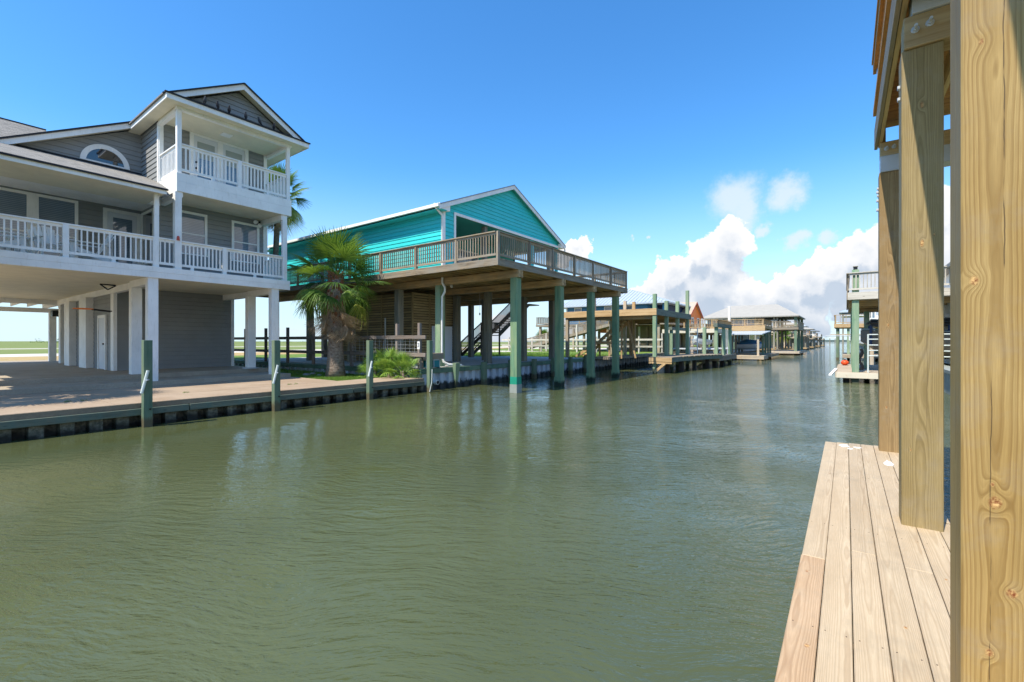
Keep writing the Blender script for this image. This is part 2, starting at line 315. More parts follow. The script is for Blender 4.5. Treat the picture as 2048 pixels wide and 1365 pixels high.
# ------------------------------------------------------------------ geometry helpers
W = {}                                           # world location of everything that can be a parent
def link(name, data, parent=None, loc=(0, 0, 0), **tags):
    o = bpy.data.objects.new(name, data); sc.collection.objects.link(o)
    loc = Vector(loc)
    if parent is not None: o.parent = parent; o.location = loc - W[parent]
    else: o.location = loc
    W[o] = loc
    for k, v in tags.items():
        if v is not None: o[k] = v
    return o
def thing(name, label, cat, loc=(0, 0, 0), group=None): return link(name, None, None, loc, label=label, category=cat, group=group)
class MB:
    def __init__(s): s.v = []; s.f = []
    def poly(s, vs, fs):
        k = len(s.v); s.v += [tuple(q) for q in vs]; s.f += [tuple(i + k for i in f) for f in fs]; return s
    def box(s, x0, x1, y0, y1, z0, z1):
        if x0 > x1: x0, x1 = x1, x0
        if y0 > y1: y0, y1 = y1, y0
        if z0 > z1: z0, z1 = z1, z0
        return s.poly([(x, y, z) for x in (x0, x1) for y in (y0, y1) for z in (z0, z1)], [(0,1,3,2),(4,6,7,5),(0,4,5,1),(2,3,7,6),(0,2,6,4),(1,5,7,3)])
    def hexa(s, a, bb):                          # two quads (4 points each) joined
        return s.poly(list(a) + list(bb), [(0,1,2,3),(7,6,5,4),(0,4,5,1),(1,5,6,2),(2,6,7,3),(3,7,4,0)])
    def bar(s, p, q, w_, h_, up=(0, 0, 1)):
        p, q = Vector(p), Vector(q); d = (q - p).normalized(); u = Vector(up)
        if abs(d.dot(u)) > .98: u = Vector((1, 0, 0))
        sx = d.cross(u).normalized() * w_ / 2; sy = sx.cross(d).normalized() * h_ / 2
        c = [-sx - sy, sx - sy, sx + sy, -sx + sy]
        return s.hexa([p + k for k in c], [q + k for k in c])
    def tube(s, pts, rad, n=8, cap=True):
        pts = [Vector(p) for p in pts]
        if not hasattr(rad, '__len__'): rad = [rad] * len(pts)
        rings = []; ref = None
        for i, p in enumerate(pts):
            d = (pts[min(i + 1, len(pts) - 1)] - pts[max(i - 1, 0)]).normalized()
            if ref is None: ref = Vector((0, 0, 1)) if abs(d.z) < .9 else Vector((1, 0, 0))
            a = (ref - d * ref.dot(d)).normalized(); b_ = d.cross(a); ref = a
            rings.append([p + (a * math.cos(2 * math.pi * k / n) + b_ * math.sin(2 * math.pi * k / n)) * rad[i] for k in range(n)])
        k0 = len(s.v); s.v += [tuple(q) for r_ in rings for q in r_]
        for i in range(len(pts) - 1):
            for k in range(n):
                a = k0 + i * n + k; b_ = k0 + i * n + (k + 1) % n; s.f.append((a, b_, b_ + n, a + n))
        if cap: s.f.append(tuple(k0 + k for k in reversed(range(n)))); s.f.append(tuple(k0 + (len(pts) - 1) * n + k for k in range(n)))
        return s
    def mesh(s, mat, smooth=False):
        me = bpy.data.meshes.new("m"); me.from_pydata(s.v, [], s.f); me.materials.append(mat)
        if smooth: me.polygons.foreach_set('use_smooth', [True] * len(me.polygons))
        me.update(); return me
    def build(s, name, mat, parent=None, smooth=False, loc=None, **tags):
        """vertices in world space; the object's origin goes to its box centre (bottom)"""
        xs, ys, zs = zip(*s.v)
        if loc is None: loc = ((min(xs) + max(xs)) / 2, (min(ys) + max(ys)) / 2, min(zs))
        s.v = [(a - loc[0], b_ - loc[1], c_ - loc[2]) for a, b_, c_ in s.v]
        return link(name, s.mesh(mat, smooth), parent, loc, **tags)
BC = {}
def box(name, par, mk, x0, x1, y0, y1, z0, z1, bev=0, **tags):
    x0, x1 = sorted((x0, x1)); y0, y1 = sorted((y0, y1)); z0, z1 = sorted((z0, z1))
    d = (x1 - x0, y1 - y0, z1 - z0); ax = 'xyz'[d.index(max(d))]
    key = (mk if isinstance(mk, str) else mk.name, round(d[0], 3), round(d[1], 3), round(d[2], 3), bev)
    if key not in BC:
        mat = M(mk, ax) if isinstance(mk, str) else mk; hx, hy, hz = (q / 2 for q in d); b_ = MB()
        if not bev: b_.box(-hx, hx, -hy, hy, -hz, hz)
        else:                                     # chamfered along the long edges and ends
            g = [hx, hy, hz]; e = bev
            vs = []
            for sx in (-1, 1):
                for sy in (-1, 1):
                    for sz in (-1, 1):
                        vs += [(sx * hx, sy * (hy - e), sz * (hz - e)), (sx * (hx - e), sy * hy, sz * (hz - e)), (sx * (hx - e), sy * (hy - e), sz * hz)]
            import bmesh
            bm = bmesh.new()
            for v in vs: bm.verts.new(v)
            bmesh.ops.convex_hull(bm, input=bm.verts[:]); me = bpy.data.meshes.new("m"); bm.to_mesh(me); bm.free(); me.materials.append(mat)
            BC[key] = me
        if key not in BC: BC[key] = b_.mesh(mat)
    return link(name, BC[key], par, ((x0 + x1) / 2, (y0 + y1) / 2, (z0 + z1) / 2), **tags)
# placement on a vertical plane: 'x' = plane X=d facing +X with h along Y; 'y' = plane Y=d facing -Y with h along X
def pb(name, par, mk, plane, d, h0, h1, z0, z1, o0, o1, bev=0, **tags):
    if plane == 'x': return box(name, par, mk, d + o0, d + o1, h0, h1, z0, z1, bev, **tags)
    return box(name, par, mk, h0, h1, d - o1, d - o0, z0, z1, bev, **tags)
def pp(plane, d, h, z, o): return (d + o, h, z) if plane == 'x' else (h, d - o, z)
def siding(par, mk, plane, d, z0, z1, lo, hi, step=.18, name='siding_board', rnd_=None):
    """overlapping clapboards, each its own board, clipped to the outline lo(z)..hi(z)"""
    z = z0
    while z < z1 - .02:
        zt = min(z + step, z1) - .014; a0, b0, a1, b1 = lo(z), hi(z), lo(zt), hi(zt)
        if b1 - a1 < .01: a1 = b1 = (a1 + b1) / 2; 
        if b0 - a0 > .03:
            q = lambda h, zz, o: pp(plane, d, h, zz, o)
            m_ = MB().hexa([q(a0, z, 0), q(b0, z, 0), q(b1, zt, 0), q(a1, zt, 0)], [q(a0, z, .027), q(b0, z, .027), q(b1, zt, .006), q(a1, zt, .006)])
            m_.build(name, M(mk), par)
        z += step
def wall(par, mk, plane, d, h0, h1, z0, z1, th=.15, top=None, step=.18):
    """wall panel with its boards; top = (h of apex, z of apex) for a gable above z1"""
    q = lambda h, zz, o: pp(plane, d, h, zz, o)
    o0, o1 = -th, -.002
    if top: prof = [(h0, z0), (h1, z0), (h1, z1), (top[0], top[1]), (h0, z1)]
    else: prof = [(h0, z0), (h1, z0), (h1, z1), (h0, z1)]
    n = len(prof); m_ = MB(); m_.poly([q(h, z, o0) for h, z in prof] + [q(h, z, o1) for h, z in prof], [tuple(range(n)), tuple(reversed(range(n, 2 * n)))] + [(i, (i + 1) % n, (i + 1) % n + n, i + n) for i in range(n)])
    wl = m_.build('wall', M(mk), par)
    def lo(z): return h0 if not top or z <= z1 else h0 + (top[0] - h0) * min(1, (z - z1) / (top[1] - z1))
    def hi(z): return h1 if not top or z <= z1 else h1 - (h1 - top[0]) * min(1, (z - z1) / (top[1] - z1))
    siding(wl, mk, plane, d, z0, top[1] if top else z1, lo, hi, step)
    return wl
def window(par, plane, d, h0, h1, z0, z1, trim=.09, sash=True, mk='glass', lights=1, name='window'):
    """trim frame standing proud of the wall, with pane and sash bars as children"""
    m_ = MB(); a, b_ = .0, .055
    for (p0, p1, r0, r1) in ((h0, h1, z1 - trim, z1), (h0, h0 + trim, z0, z1 - trim), (h1 - trim, h1, z0, z1 - trim), (h0 - .02, h1 + .02, z0 - .05, z0)):
        P = [pp(plane, d, h, z, o) for h in (p0, p1) for z in (r0, r1) for o in (a, b_)]
        xs, ys, zs = zip(*P); m_.box(min(xs), max(xs), min(ys), max(ys), min(zs), max(zs))
    fr = m_.build(name, M('white'), par)
    k = (h1 - h0 - 2 * trim) / lights
    for i in range(lights):
        pb('pane', fr, mk, plane, d, h0 + trim + i * k + .02 * (i > 0), h0 + trim + (i + 1) * k - .02 * (i < lights - 1), z0, z1 - trim, 0, .028)
        if i: pb('mullion', fr, 'white', plane, d, h0 + trim + i * k - .02, h0 + trim + i * k + .02, z0, z1 - trim, 0, .045)
    if sash: pb('sash_bar', fr, 'white', plane, d, h0 + trim, h1 - trim, z0 + (z1 - z0) * .46, z0 + (z1 - z0) * .46 + .045, .0285, .042)
    return fr
def railing(par, mk, a, b_, zf, h=1.0, posts=(), sp=.125, bw=.038, pw=.09, top=.09, gap=.10, ext=0, posth=0, name='railing', mesh_=False, postdrop=0, lod=False):
    """axis-aligned rail from a to b (x,y): top rail object with bottom rail, balusters and posts as children"""
    ax = 0 if abs(a[0] - b_[0]) > abs(a[1] - b_[1]) else 1; o = 1 - ax; c = a[o]
    s0, s1 = sorted((a[ax], b_[ax]))
    def B(nm, p, k, u0, u1, wv, z0, z1):
        return box(nm, p, k, *((u0, u1, c - wv / 2, c + wv / 2) if ax == 0 else (c - wv / 2, c + wv / 2, u0, u1)), z0, z1)
    rl = B(name, par, mk, s0, s1, top + .05, zf + h - .04, zf + h)
    if lod:
        m_ = MB(); u = s0 + sp
        while u < s1 - bw:
            q = (u - bw / 2, u + bw / 2, c - bw / 2, c + bw / 2) if ax == 0 else (c - bw / 2, c + bw / 2, u - bw / 2, u + bw / 2); m_.box(*q, zf + gap, zf + h - .04); u += sp
        if m_.v: m_.build('balusters', M(mk), rl, kind='stuff')
        B('bottom_rail', rl, mk, s0, s1, .05, zf + gap, zf + gap + .07)
        for u in posts: B('railing_post', rl, mk, u - pw / 2, u + pw / 2, pw, zf - postdrop, zf + h - .04)
        return rl
    B('top_rail', rl, mk, s0, s1, .045, zf + h - .125, zf + h - .041)
    B('bottom_rail', rl, mk, s0, s1, .045, zf + gap, zf + gap + .08)
    for u in posts: B('railing_post', rl, mk, u - pw / 2, u + pw / 2, pw + .004, zf - postdrop, zf + h - .041 + posth)
    u = s0 + sp
    while u < s1 - bw:
        if all(abs(u - q) > (pw + bw) / 2 + .01 for q in posts):
            B('baluster', rl, mk, u - bw / 2, u + bw / 2, bw, zf + gap + .081 if bw > .044 else zf + gap + .02, zf + h - .126 if bw > .044 else zf + h - .06)
        u += sp
    return rl
def extrude_x(name, par, mk, x0, x1, prof):       # prof: (y,z) polygon
    n = len(prof); return MB().poly([(x0, y, z) for y, z in prof] + [(x1, y, z) for y, z in prof], [tuple(range(n)), tuple(reversed(range(n, 2 * n)))] + [(i, i + n, (i + 1) % n + n, (i + 1) % n) for i in range(n)]).build(name, M(mk) if isinstance(mk, str) else mk, par)
def slabroof(name, par, mk, pts, th=.05):         # roof plane: polygon of top points thickened downwards
    n = len(pts); return MB().poly([tuple(p) for p in pts] + [(p[0], p[1], p[2] - th) for p in pts], [tuple(range(n)), tuple(reversed(range(n, 2 * n)))] + [(i, i + n, (i + 1) % n + n, (i + 1) % n) for i in range(n)]).build(name, M(mk), par)
def sheet(name, mk, pts, z, kind='structure'):
    return MB().poly([(x, y, z) for x, y in pts], [tuple(range(len(pts)))]).build(name, M(mk), None, kind=kind)
# ------------------------------------------------------------------ ground and water
def water():
    m, t, b = newmat('canal_water', .03, .8); b.inputs['IOR'].default_value = 1.333; p = wpos(t)
    x, y, z = t.sep(p)
    n = t.noise(p, .25, 3); col = t.mix(t.rng(n, .35, .65), (.066, .078, .031), (.088, .102, .044)); t.put(b.inputs['Base Color'], col)
    # ripples: crests run roughly along +X, their direction wanders; calmer close to the left bank
    wn = t.vec('SCALE', t.vec('SUBTRACT', t.noise(p, .35, 2, .5, 0, 1), (.5, .5, .5)), 1.6)
    pr = t.vec('ADD', p, wn)
    rx = t.math('ADD', t.math('MULTIPLY', t.sep(pr)[0], .86), t.math('MULTIPLY', t.sep(pr)[1], .50)); ry = t.math('SUBTRACT', t.math('MULTIPLY', t.sep(pr)[1], .86), t.math('MULTIPLY', t.sep(pr)[0], .50))
    a = t.noise(t.comb(t.math('MULTIPLY', rx, 2.6), t.math('MULTIPLY', ry, 9.5), 0), 1, 4, .55, .2)
    c = t.noise(t.comb(t.math('MULTIPLY', rx, 8.), t.math('MULTIPLY', ry, 24.), 3), 1, 3, .55, .2)
    l = t.noise(p, .8, 2); far = t.math('MULTIPLY', t.noise(t.comb(t.math('MULTIPLY', rx, 1.1), t.math('MULTIPLY', ry, 3.2), 7), 1, 3, .55, .3), t.rng(y, 5, 22, .10, 1.6))
    calm = t.math('MULTIPLY', t.rng(t.math('ADD', x, t.math('MULTIPLY', t.noise(p, .22, 2), 5.)), -10.5, -5.0, .05, 1.), t.rng(t.noise(p, .17, 2), .3, .65, .55, 1.15))
    calm = t.math('MAXIMUM', calm, t.rng(y, 10, 30, 0, 2.2))
    calm = t.math('MULTIPLY', calm, t.rng(x, -9, -1, .9, 1.9))
    h = t.math('ADD', t.math('MULTIPLY', t.math('ADD', t.math('MULTIPLY', a, .0165), t.math('MULTIPLY', c, .0060)), calm), t.math('ADD', t.math('MULTIPLY', l, .006), t.math('MULTIPLY', far, .034)))
    bn = t.new('ShaderNodeBump'); bn.inputs['Strength'].default_value = 1; bn.inputs['Distance'].default_value = 1.0
    t.l.new(h, bn.inputs['Height']); t.l.new(bn.outputs[0], b.inputs['Normal']); return m
SPECIAL['water'] = water
sheet('water', 'water', [(-2500, -300), (2500, -300), (2500, 4500), (-2500, 4500)], 0)
GL = .80
sheet('ground', 'lotgrass', [(-40, 12.75), (-13.75, 12.75), (-13.75, 255), (-40, 255)], GL)
sheet('field', 'field', [(-3000, -1500), (-40, -1500), (-40, 255), (-46, 255), (-90, 400), (-3000, 900)], GL)
sheet('ground', 'field', [(3.25, 8), (60, 8), (60, 255), (3.25, 255)], GL)
sheet('dry_grass', 'drygrass', [(-50.5, -400), (-40, -400), (-40, 12.3), (-44, 60), (-50.5, 70)], GL + .004)
sheet('road', 'road', [(-61, -900), (-50.5, -900), (-50.5, 255), (-61, 255)], GL + .008)
sheet('path', 'road', [(-106, -1500), (-98, -1500), (-98, 700), (-106, 700)], GL + .004)
sheet('lawn', 'lawn', [(-40, -60), (-13.75, -60), (-13.75, 12.3), (-40, 12.3)], .5)
for (y0, y1, x0) in ((900, 960, -400),): box('far_shore', None, 'farland', -900, 500, 1500, 1560, 0, 5, kind='structure')
# hummocky far trees on the marsh horizon
def bushes(name, lst, mk):
    m_ = MB()
    for (x, y, r, hgt) in lst:
        for k in range(60):
            a = rnd.random() * 6.28; q = math.sqrt(rnd.random()) * r; zz = rnd.random() * hgt * (1 - (q / r) ** 2 * .7); s_ = hgt * .16
            c = Vector((x + q * math.cos(a), y + q * math.sin(a), GL + zz)); n_ = [Vector((rnd.uniform(-1, 1), rnd.uniform(-1, 1), rnd.uniform(-1, 1))) * s_ for _ in range(3)]
            m_.poly([c + n_[0], c + n_[1], c + n_[2]], [(0, 1, 2)])
    return m_.build(name, M(mk), None, kind='stuff')
bushes('distant_shrubs', [(-420 + rnd.uniform(-30, 30), 57 + k * 3.5, 4, rnd.uniform(2.5, 4.6)) for k in range(5)] + [(-430, 92 + k * 9, 5, 2.2) for k in range(8)] + [(-300, 140 + k * 14, 5, 1.6) for k in range(12)], 'leafdark')

# canal walk in front of the grey house, with its edge and joints
wk = thing('canal_walk', 'tan concrete walk along the canal edge in front of the grey house', 'walkway', (-16, 5, .45)); wk['kind'] = 'structure'
del wk['category']
for (y0, y1) in ((-12, -4.5), (-4.49, 3.0), (3.01, 12.3)):
    box('slab', wk, 'walk', -14.9, -13.36, y0, y1, .45, .55)
    box('slab', wk, 'walk', -18.12, -14.92, y0, y1 if y1 < 12 else 9.6, .45, .55)
box('edge', wk, 'walkedge', -13.36, -13.30, -12, 12.3, .43, .546)
m_ = MB()
for k in range(26):
    y = 1.6 + k * .28 + rnd.uniform(-.1, .1)
    if rnd.random() < .8: continue
    for j in range(10):
        a = rnd.random() * 6.28; m_.tube([(-14.91 + rnd.uniform(-.03, .03), y + rnd.uniform(-.08, .08), .55), (-14.91 + .05 * math.cos(a), y + .06 * math.sin(a), .55 + rnd.uniform(.02, .06))], [.006, .001], 3)
m_.build('weeds', M('grassblade'), None, kind='stuff', label='small green weeds growing in the walk joint')
pat = thing('patio', 'raised concrete slab', 'patio', (-28, 4, .5)); del pat['category']; pat['kind'] = 'structure'
box('slab', pat, 'slab', -19.9, -18.121, -12, 9.55, .46, .69)
box('slab', pat, 'slab', -39.5, -19.901, -12, 9.55, .46, .84)

# left bulkhead: profiled sheets, timber waler
def sheetprofile(depth, pitch, z0, z1, th=.012):
    """one sheet of a corrugated wall, along +Y from -pitch/2 to pitch/2, web towards +X"""
    p = pitch; pts = [(0, -p / 2), (0, -p * .26), (depth, -p * .20), (depth, p * .20), (0, p * .26), (0, p / 2)]
    m_ = MB(); n = len(pts)
    vs = [(x, y, z) for z in (z0, z1) for x, y in pts] + [(x - th, y, z) for z in (z0, z1) for x, y in pts]
    fs = []
    for i in range(n - 1): fs += [(i, i + 1, n + i + 1, n + i), (2 * n + i + 1, 2 * n + i, 3 * n + i, 3 * n + i + 1)]
    fs += [(n + i, n + i + 1, 3 * n + i + 1, 3 * n + i) for i in range(n - 1)]
    return m_.poly(vs, fs)
bw_ = thing('bulkhead', 'low stained sheet pile wall under the tan walk by the grey house', 'bulkhead', (-13.45, 4, 0))
sm = sheetprofile(-.22, .46, -.6, .32).mesh(M('pile_left'))
for k in range(36): link('sheet_pile', sm, bw_, (-13.36, -4 + .46 * k, 0))
for (y0, y1) in ((-12, -2.2), (-2.18, 4.4), (4.42, 9.1), (9.12, 12.3)): box('waler', bw_, 'waler', -13.33, -13.25, y0, y1, .27, .425, .008)
# bulkhead of the turquoise house and onward up the canal
b2 = thing('bulkhead', 'white corrugated sheet pile wall with green timber cap under the turquoise house', 'bulkhead', (-13.65, 20, 0))
sm2 = sheetprofile(.14, .50, -.6, .70).mesh(M('pile_white'))
for k in range(32): link('sheet_pile', sm2, b2, (-13.80, 12.65 + .5 * k, 0))
y = 12.4
for L in (2.9, 3.1, 3.0, 2.9, 3.2): box('cap_board', b2, 'wallcap', -13.655, -13.60, y, y + L - .01, .68, .88, .006); y += L
box('cap', b2, 'wallcap', -13.95, -13.656, 12.4, 27.6, .84, .875)
for i, yy in enumerate((14.35, 16.2, 18.3, 20.4, 22.4, 24.4, 26.4)):
    if i == 0: MB().hexa([(-13.6, yy, -.3), (-13.55, yy, -.3), (-13.55, yy + .05, -.3), (-13.6, yy + .05, -.3)], [(-13.6, yy - .14, 1.06), (-13.40, yy - .14, 1.06), (-13.40, yy + .14, 1.06), (-13.6, yy + .14, 1.06)]).build('guide_post', M('greenlow', 'z'), b2)
    else: box('guide_post', b2, 'mooring', -13.598, -13.40, yy - .12, yy + .12, -.5, 1.04, .01)
sm3 = sheetprofile(.14, .50, -.6, .70).mesh(M('pile_white')) if 0 else sm2
for k in range(6): link('sheet_pile', sm2, b2, (-13.66 - .5 * k - .25, 12.45, 0)).rotation_euler = (0, 0, -R(90))
m_ = MB()
for k in range(7, 44): m_.poly(*[( [( -13.66 - .5 * k - .25 + q[1], 12.45 - q[0], z) for z in (0.2, .72) for q in ((0,-.25),(0,-.13),(.14,-.1),(.14,.1),(0,.13),(0,.25))], [(i, i+1, i+7, i+6) for i in range(5)])][0])
m_.build('sheet_piles', M('pile_white'), b2, kind='stuff')
box('cap_board', b2, 'wallcap', -36, -13.66, 12.26, 12.32, .66, .84, .006)
box('cap', b2, 'wallcap', -36, -13.66, 12.321, 12.75, .80, .835)
b3 = thing('bulkhead', 'dark weathered sheet pile wall running up the canal past the tan boat deck', 'bulkhead', (-13.65, 60, 0))
for k in range(60): link('sheet_pile', sm2, b3, (-13.84, 28.7 + .5 * k, 0))
m_ = MB(); m_.box(-13.95, -13.7, 58.8, 255, -.5, .75); m_.build('far_face', M('pile_white'), b3)
box('cap', b3, 'weathered', -13.98, -13.66, 28.45, 255, .70, .92)
b4 = thing('bulkhead', 'far concrete bulkhead on the opposite bank seen between the big posts', 'bulkhead', (3.2, 60, 0))
box('face', b4, 'concretepaint', 3.1, 3.4, 8, 255, -.5, .80); box('cap', b4, 'concretepaint', 3.02, 3.6, 8, 255, .80, .92)
# patio slab below the turquoise house
p2 = thing('patio', 'grey slab', 'patio', (-20, 20, .8)); del p2['category']; p2['kind'] = 'structure'
box('slab', p2, 'slabgrey', -20.5, -13.96, 12.76, 27.3, .72, .88); box('slab', p2, 'slabgrey', -30, -20.51, 12.76, 24.9, .72, .88)

# ------------------------------------------------------------------ foreground dock and deck posts on the right
dock = thing('dock', 'pale new plank dock in the near right corner beside the canal', 'dock', (.2, 3.5, .3))
PL = dict(light=(.64, .51, .345), mid=(.56, .43, .275), dark=(.42, .30, .18))
bi = 0
def board(x0, x1, y0, y1, knots=(), tone=None):
    global bi; bi += 1
    d_ = dict(PL); d_.update(tone or {}); ox = (x0 + x1) / 2
    mat = figured('dock_board', origin=(ox, (y0 + y1) / 2, .45), axis='y', pith=(ox + rnd.uniform(-.05, .05), .45 - rnd.uniform(.02, .09)), spacing=.0060, seed=bi * 3.7, knots=[(ox + a, b_, .012, .02, .012, c_) for a, b_, c_ in knots], **d_)
    return box('plank', dock, mat, x0, x1, y0, y1, .432, .470, .004)
xs = [-.260 + .1455 * k for k in range(12)]
pink = dict(light=(.60, .43, .27), mid=(.54, .365, .21), dark=(.36, .22, .12))
board(xs[0], xs[0] + .141, .2, 3.865, [(.01, 2.35, 1.2), (.03, 2.72, 1.2), (-.02, 3.6, .6)], pink); board(xs[0] + .004, xs[0] + .143, 3.872, 8.42, [(.03, 6.4, .5)])
board(xs[1], xs[1] + .141, .2, 8.46); board(xs[2], xs[2] + .141, .2, 4.15, [(.03, 2.2, .5)]); board(xs[2], xs[2] + .141, 4.156, 8.5)
board(xs[3], xs[3] + .141, .2, 8.5, [(.01, 3.2, .7)]); board(xs[4], xs[4] + .141, .2, 4.05, [(.02, 3.0, .4)]); board(xs[4], xs[4] + .141, 4.056, 8.52)
board(xs[5], xs[5] + .141, .2, 8.52, [(-.02, 4.0, .6)]); board(xs[6], xs[6] + .094, 5.26, 8.1)
for k in range(6, 12): board(xs[k], xs[k] + .141, .2, 5.22 if k == 6 else 5.1 - .1455 * (k - 7))
for yy in (1.2, 2.9, 4.6, 6.4, 8.0): box('joist', dock, 'brownbeam', -.22, .6 if yy > 5 else 1.4, yy, yy + .045, .24, .431)
box('rim', dock, 'brownbeam', -.225, -.185, .2, 8.4, .20, .43); box('rim', dock, 'brownbeam', -.18, .6, 8.36, 8.40, .24, .43)
for (x, y) in ((-.1, 8.1), (-.1, 4.2), (-.1, .6)): box('pile', dock, 'greylow' if 0 else 'greypost', x, x + .2, y, y + .2, -1, .24)
m_ = MB()
for yy in (1.22, 2.92, 4.62, 6.42, 8.02):
    for k in range(7):
        for e in (.025, .116):
            if xs[k] + e < (.6 if yy > 5 else 2) : m_.tube([(xs[k] + e, yy, .469), (xs[k] + e, yy, .4712)], .0035, 6)
m_.build('screw_heads', M('darkwood', 'z'), dock, kind='stuff')
def splat(x, y, rx, ry, nm):
    n_ = 14; q_ = [(x + rx * (1 + rnd.uniform(-.45, .3)) * math.cos(k * 6.2832 / n_), y + ry * (1 + rnd.uniform(-.45, .3)) * math.sin(k * 6.2832 / n_)) for k in range(n_)]
    MB().poly([(a, b_, .4722) for a, b_ in q_] + [(a, b_, .469) for a, b_ in q_], [tuple(range(n_))] + [(k, k + n_, (k + 1) % n_ + n_, (k + 1) % n_) for k in range(n_)]).build(nm, M('white'), dock)
for (x, y, rx, ry) in ((-.02, 8.24, .06, .10), (.13, 8.2, .05, .05), (.05, 8.05, .03, .05), (.43, 7.35, .055, .16)): splat(x, y, rx, ry, 'paint_splash')

# the raised deck above: big posts, beams with steel brackets, fascia, boards, railing
dk = thing('raised_deck', 'tall new pine deck on big square posts rising from the near plank dock', 'deck', (.5, 5, .3))
KN = {0: [(.41, 2.24, .030, .040, .030, .30), (.468, 1.37, .034, .050, .035, .38), (.46, 1.44, .02, .03, .015, .12), (.512, 1.03, .026, .028, .022, .50), (.452, .78, .022, .030, .02, .40), (.43, 3.18, .03, .05, .016, .10), ],
      1: [(.50, 2.80, .020, .055, .02, .45), (.50, 3.93, .022, .05, .02, .35), (.575, 2.86, .012, .02, .008, .4), (.50, 1.6, .05, .4, .03, 0), (.43, 1.1, .012, .02, .008, .3)], 2: [(.47, 2.22, .022, .05, .02, .3), (.45, 1.08, .02, .04, .02, .4), (.50, 2.9, .04, .4, .03, 0)]}
TONE = [dict(light=(.52, .36, .145), mid=(.43, .275, .09), dark=(.24, .135, .035)), dict(light=(.44, .33, .155), mid=(.35, .25, .10), dark=(.19, .13, .045)), dict(light=(.41, .275, .125), mid=(.32, .205, .085), dark=(.17, .10, .035))]
for i, (y, zt) in enumerate(((2.54, 6.2), (4.98, 4.41), (8.14, 4.34))):
    mat = figured('big_post', origin=(.502, y + .12, (.0 + zt) / 2), axis='z', pith=(.47 + .02 * i, y + .11), spacing=.0066, seed=i * 11.3, knots=KN[i], cracks=[(.492, 2.2, 4.6, .0022), (.455, .1, 1.9, .0018)] if i == 0 else [(.53, 1.2, 2.4, .0012)], **TONE[i])
    box('post', dk, mat, .372, .632, y, y + .24, 0, zt, .006)
def bolt(x, y, z, par):
    m_ = MB().tube([(x, y, z), (x, y - .012, z)], .028, 12).tube([(x, y - .012, z), (x, y - .035, z)], .019, 6).tube([(x, y - .035, z), (x, y - .085, z)], .0115, 8)
    m_.build('bolt', M('steel'), par)
# post 2: bolted beam then steel channel; post 3: steel channel then bolted beam
bm2 = box('beam', dk, 'rawpine', .385, 3.2, 4.955, 5.19, 4.412, 4.67, .005); bolt(.455, 4.955, 4.545, bm2); bolt(.545, 4.955, 4.565, bm2)
box('steel_channel', dk, 'steel', .435, 3.2, 4.93, 5.2, 4.672, 4.90, .004)
box('steel_channel', dk, 'steel', .385, 3.2, 8.12, 8.39, 4.342, 4.56, .004); bm3 = box('beam', dk, 'rawpine', .385, 3.2, 8.14, 8.37, 4.562, 4.76, .005); bolt(.45, 8.14, 4.66, bm3); bolt(.53, 8.14, 4.67, bm3)
for z in (4.05, 4.15): MB().tube([(.37, 5.07, z), (.352, 5.07, z)], .02, 6).build('bolt', M('steel'), dk); MB().tube([(.37, 8.25, z), (.352, 8.25, z)], .02, 6).build('bolt', M('steel'), dk)
for z in (3.95, 4.08, 4.2): MB().tube([(.37, 8.25, z - .1), (.345, 8.25, z - .1)], .02, 6).build('bolt', M('steel'), dk)
box('fascia', dk, 'greygrey' if 0 else 'weathered', .330, .368, 1.0, 8.45, 4.77, 5.06, .004)
box('joist', dk, 'rawpine', .372, .41, 1.0, 8.40, 4.77, 5.0); box('joist', dk, 'rawpine', .62, .66, 1.0, 8.40, 4.77, 5.0); box('joist', dk, 'rawpine', .86, .90, 1.0, 8.40, 4.77, 5.0)
y = 8.46
while y > 1.2: box('plank', dk, 'orangepine', .345, 3.2, y - .14, y, 5.062, 5.10); y -= .146
for yy in (8.25, 6.3, 4.3, 2.2): box('railing_post', dk, 'rawpine', .36, .45, yy, yy + .09, 4.78 if yy > 8 else 5.10, 6.02)
box('rail_board', dk, 'orangepine', .315, .355, 1.0, 8.42, 5.86, 6.0); box('rail_cap', dk, 'orangepine', .30, .45, 1.0, 8.46, 6.02, 6.06)
box('rail_board', dk, 'orangepine', .315, .355, 1.0, 8.42, 5.25, 5.33)
y = 8.15
while y > 1.2: box('baluster', dk, 'orangepine', .356, .392, y - .02, y + .02, 5.20, 5.99); y -= .13

# ------------------------------------------------------------------ the grey house
GH = thing('stilt_house', 'grey clapboard house on white columns with two white railed balconies', 'house', (-25, 5, .84))
XF, XW, XH = -18.2, -20.0, -22.0; Y0, YS, YR = .25, 5.73, 9.48
# ground storey: columns and store room
def column(par, x0, x1, y0, y1, z0, z1, mk='white', name='column'): return box(name, par, mk, x0, x1, y0, y1, z0, z1, .01)
for (x0, x1, y0, y1, zb) in ((-18.48, XF, 4.9, 5.18, .55), (-18.48, XF, 8.84, 9.12, .55), (-20.22, -19.92, 4.9, 5.20, .84), (-20.22, -19.92, 8.72, 9.02, .84), (-18.48, XF, .3, .58, .55), (-20.22, -19.92, .3, .58, .84),
                             (-33.0, -32.6, 5.12, 5.45, .84), (-36.9, -36.6, 5.3, 5.6, .84), (-36.9, -36.6, .4, .7, .84), (-29.6, -29.3, .4, .7, .84), (-36.9, -36.6, 9.2, 9.5, .84), (-23.4, -23.1, .3, .6, .84)): column(GH, x0, x1, y0, y1, zb, 4.1 if x0 > -19 else 3.86)
MB().tube([(-20.07, 8.87, .845), (-20.07, 8.87, .90)], .3, 16).build('column_base', M('slabgrey'), GH)
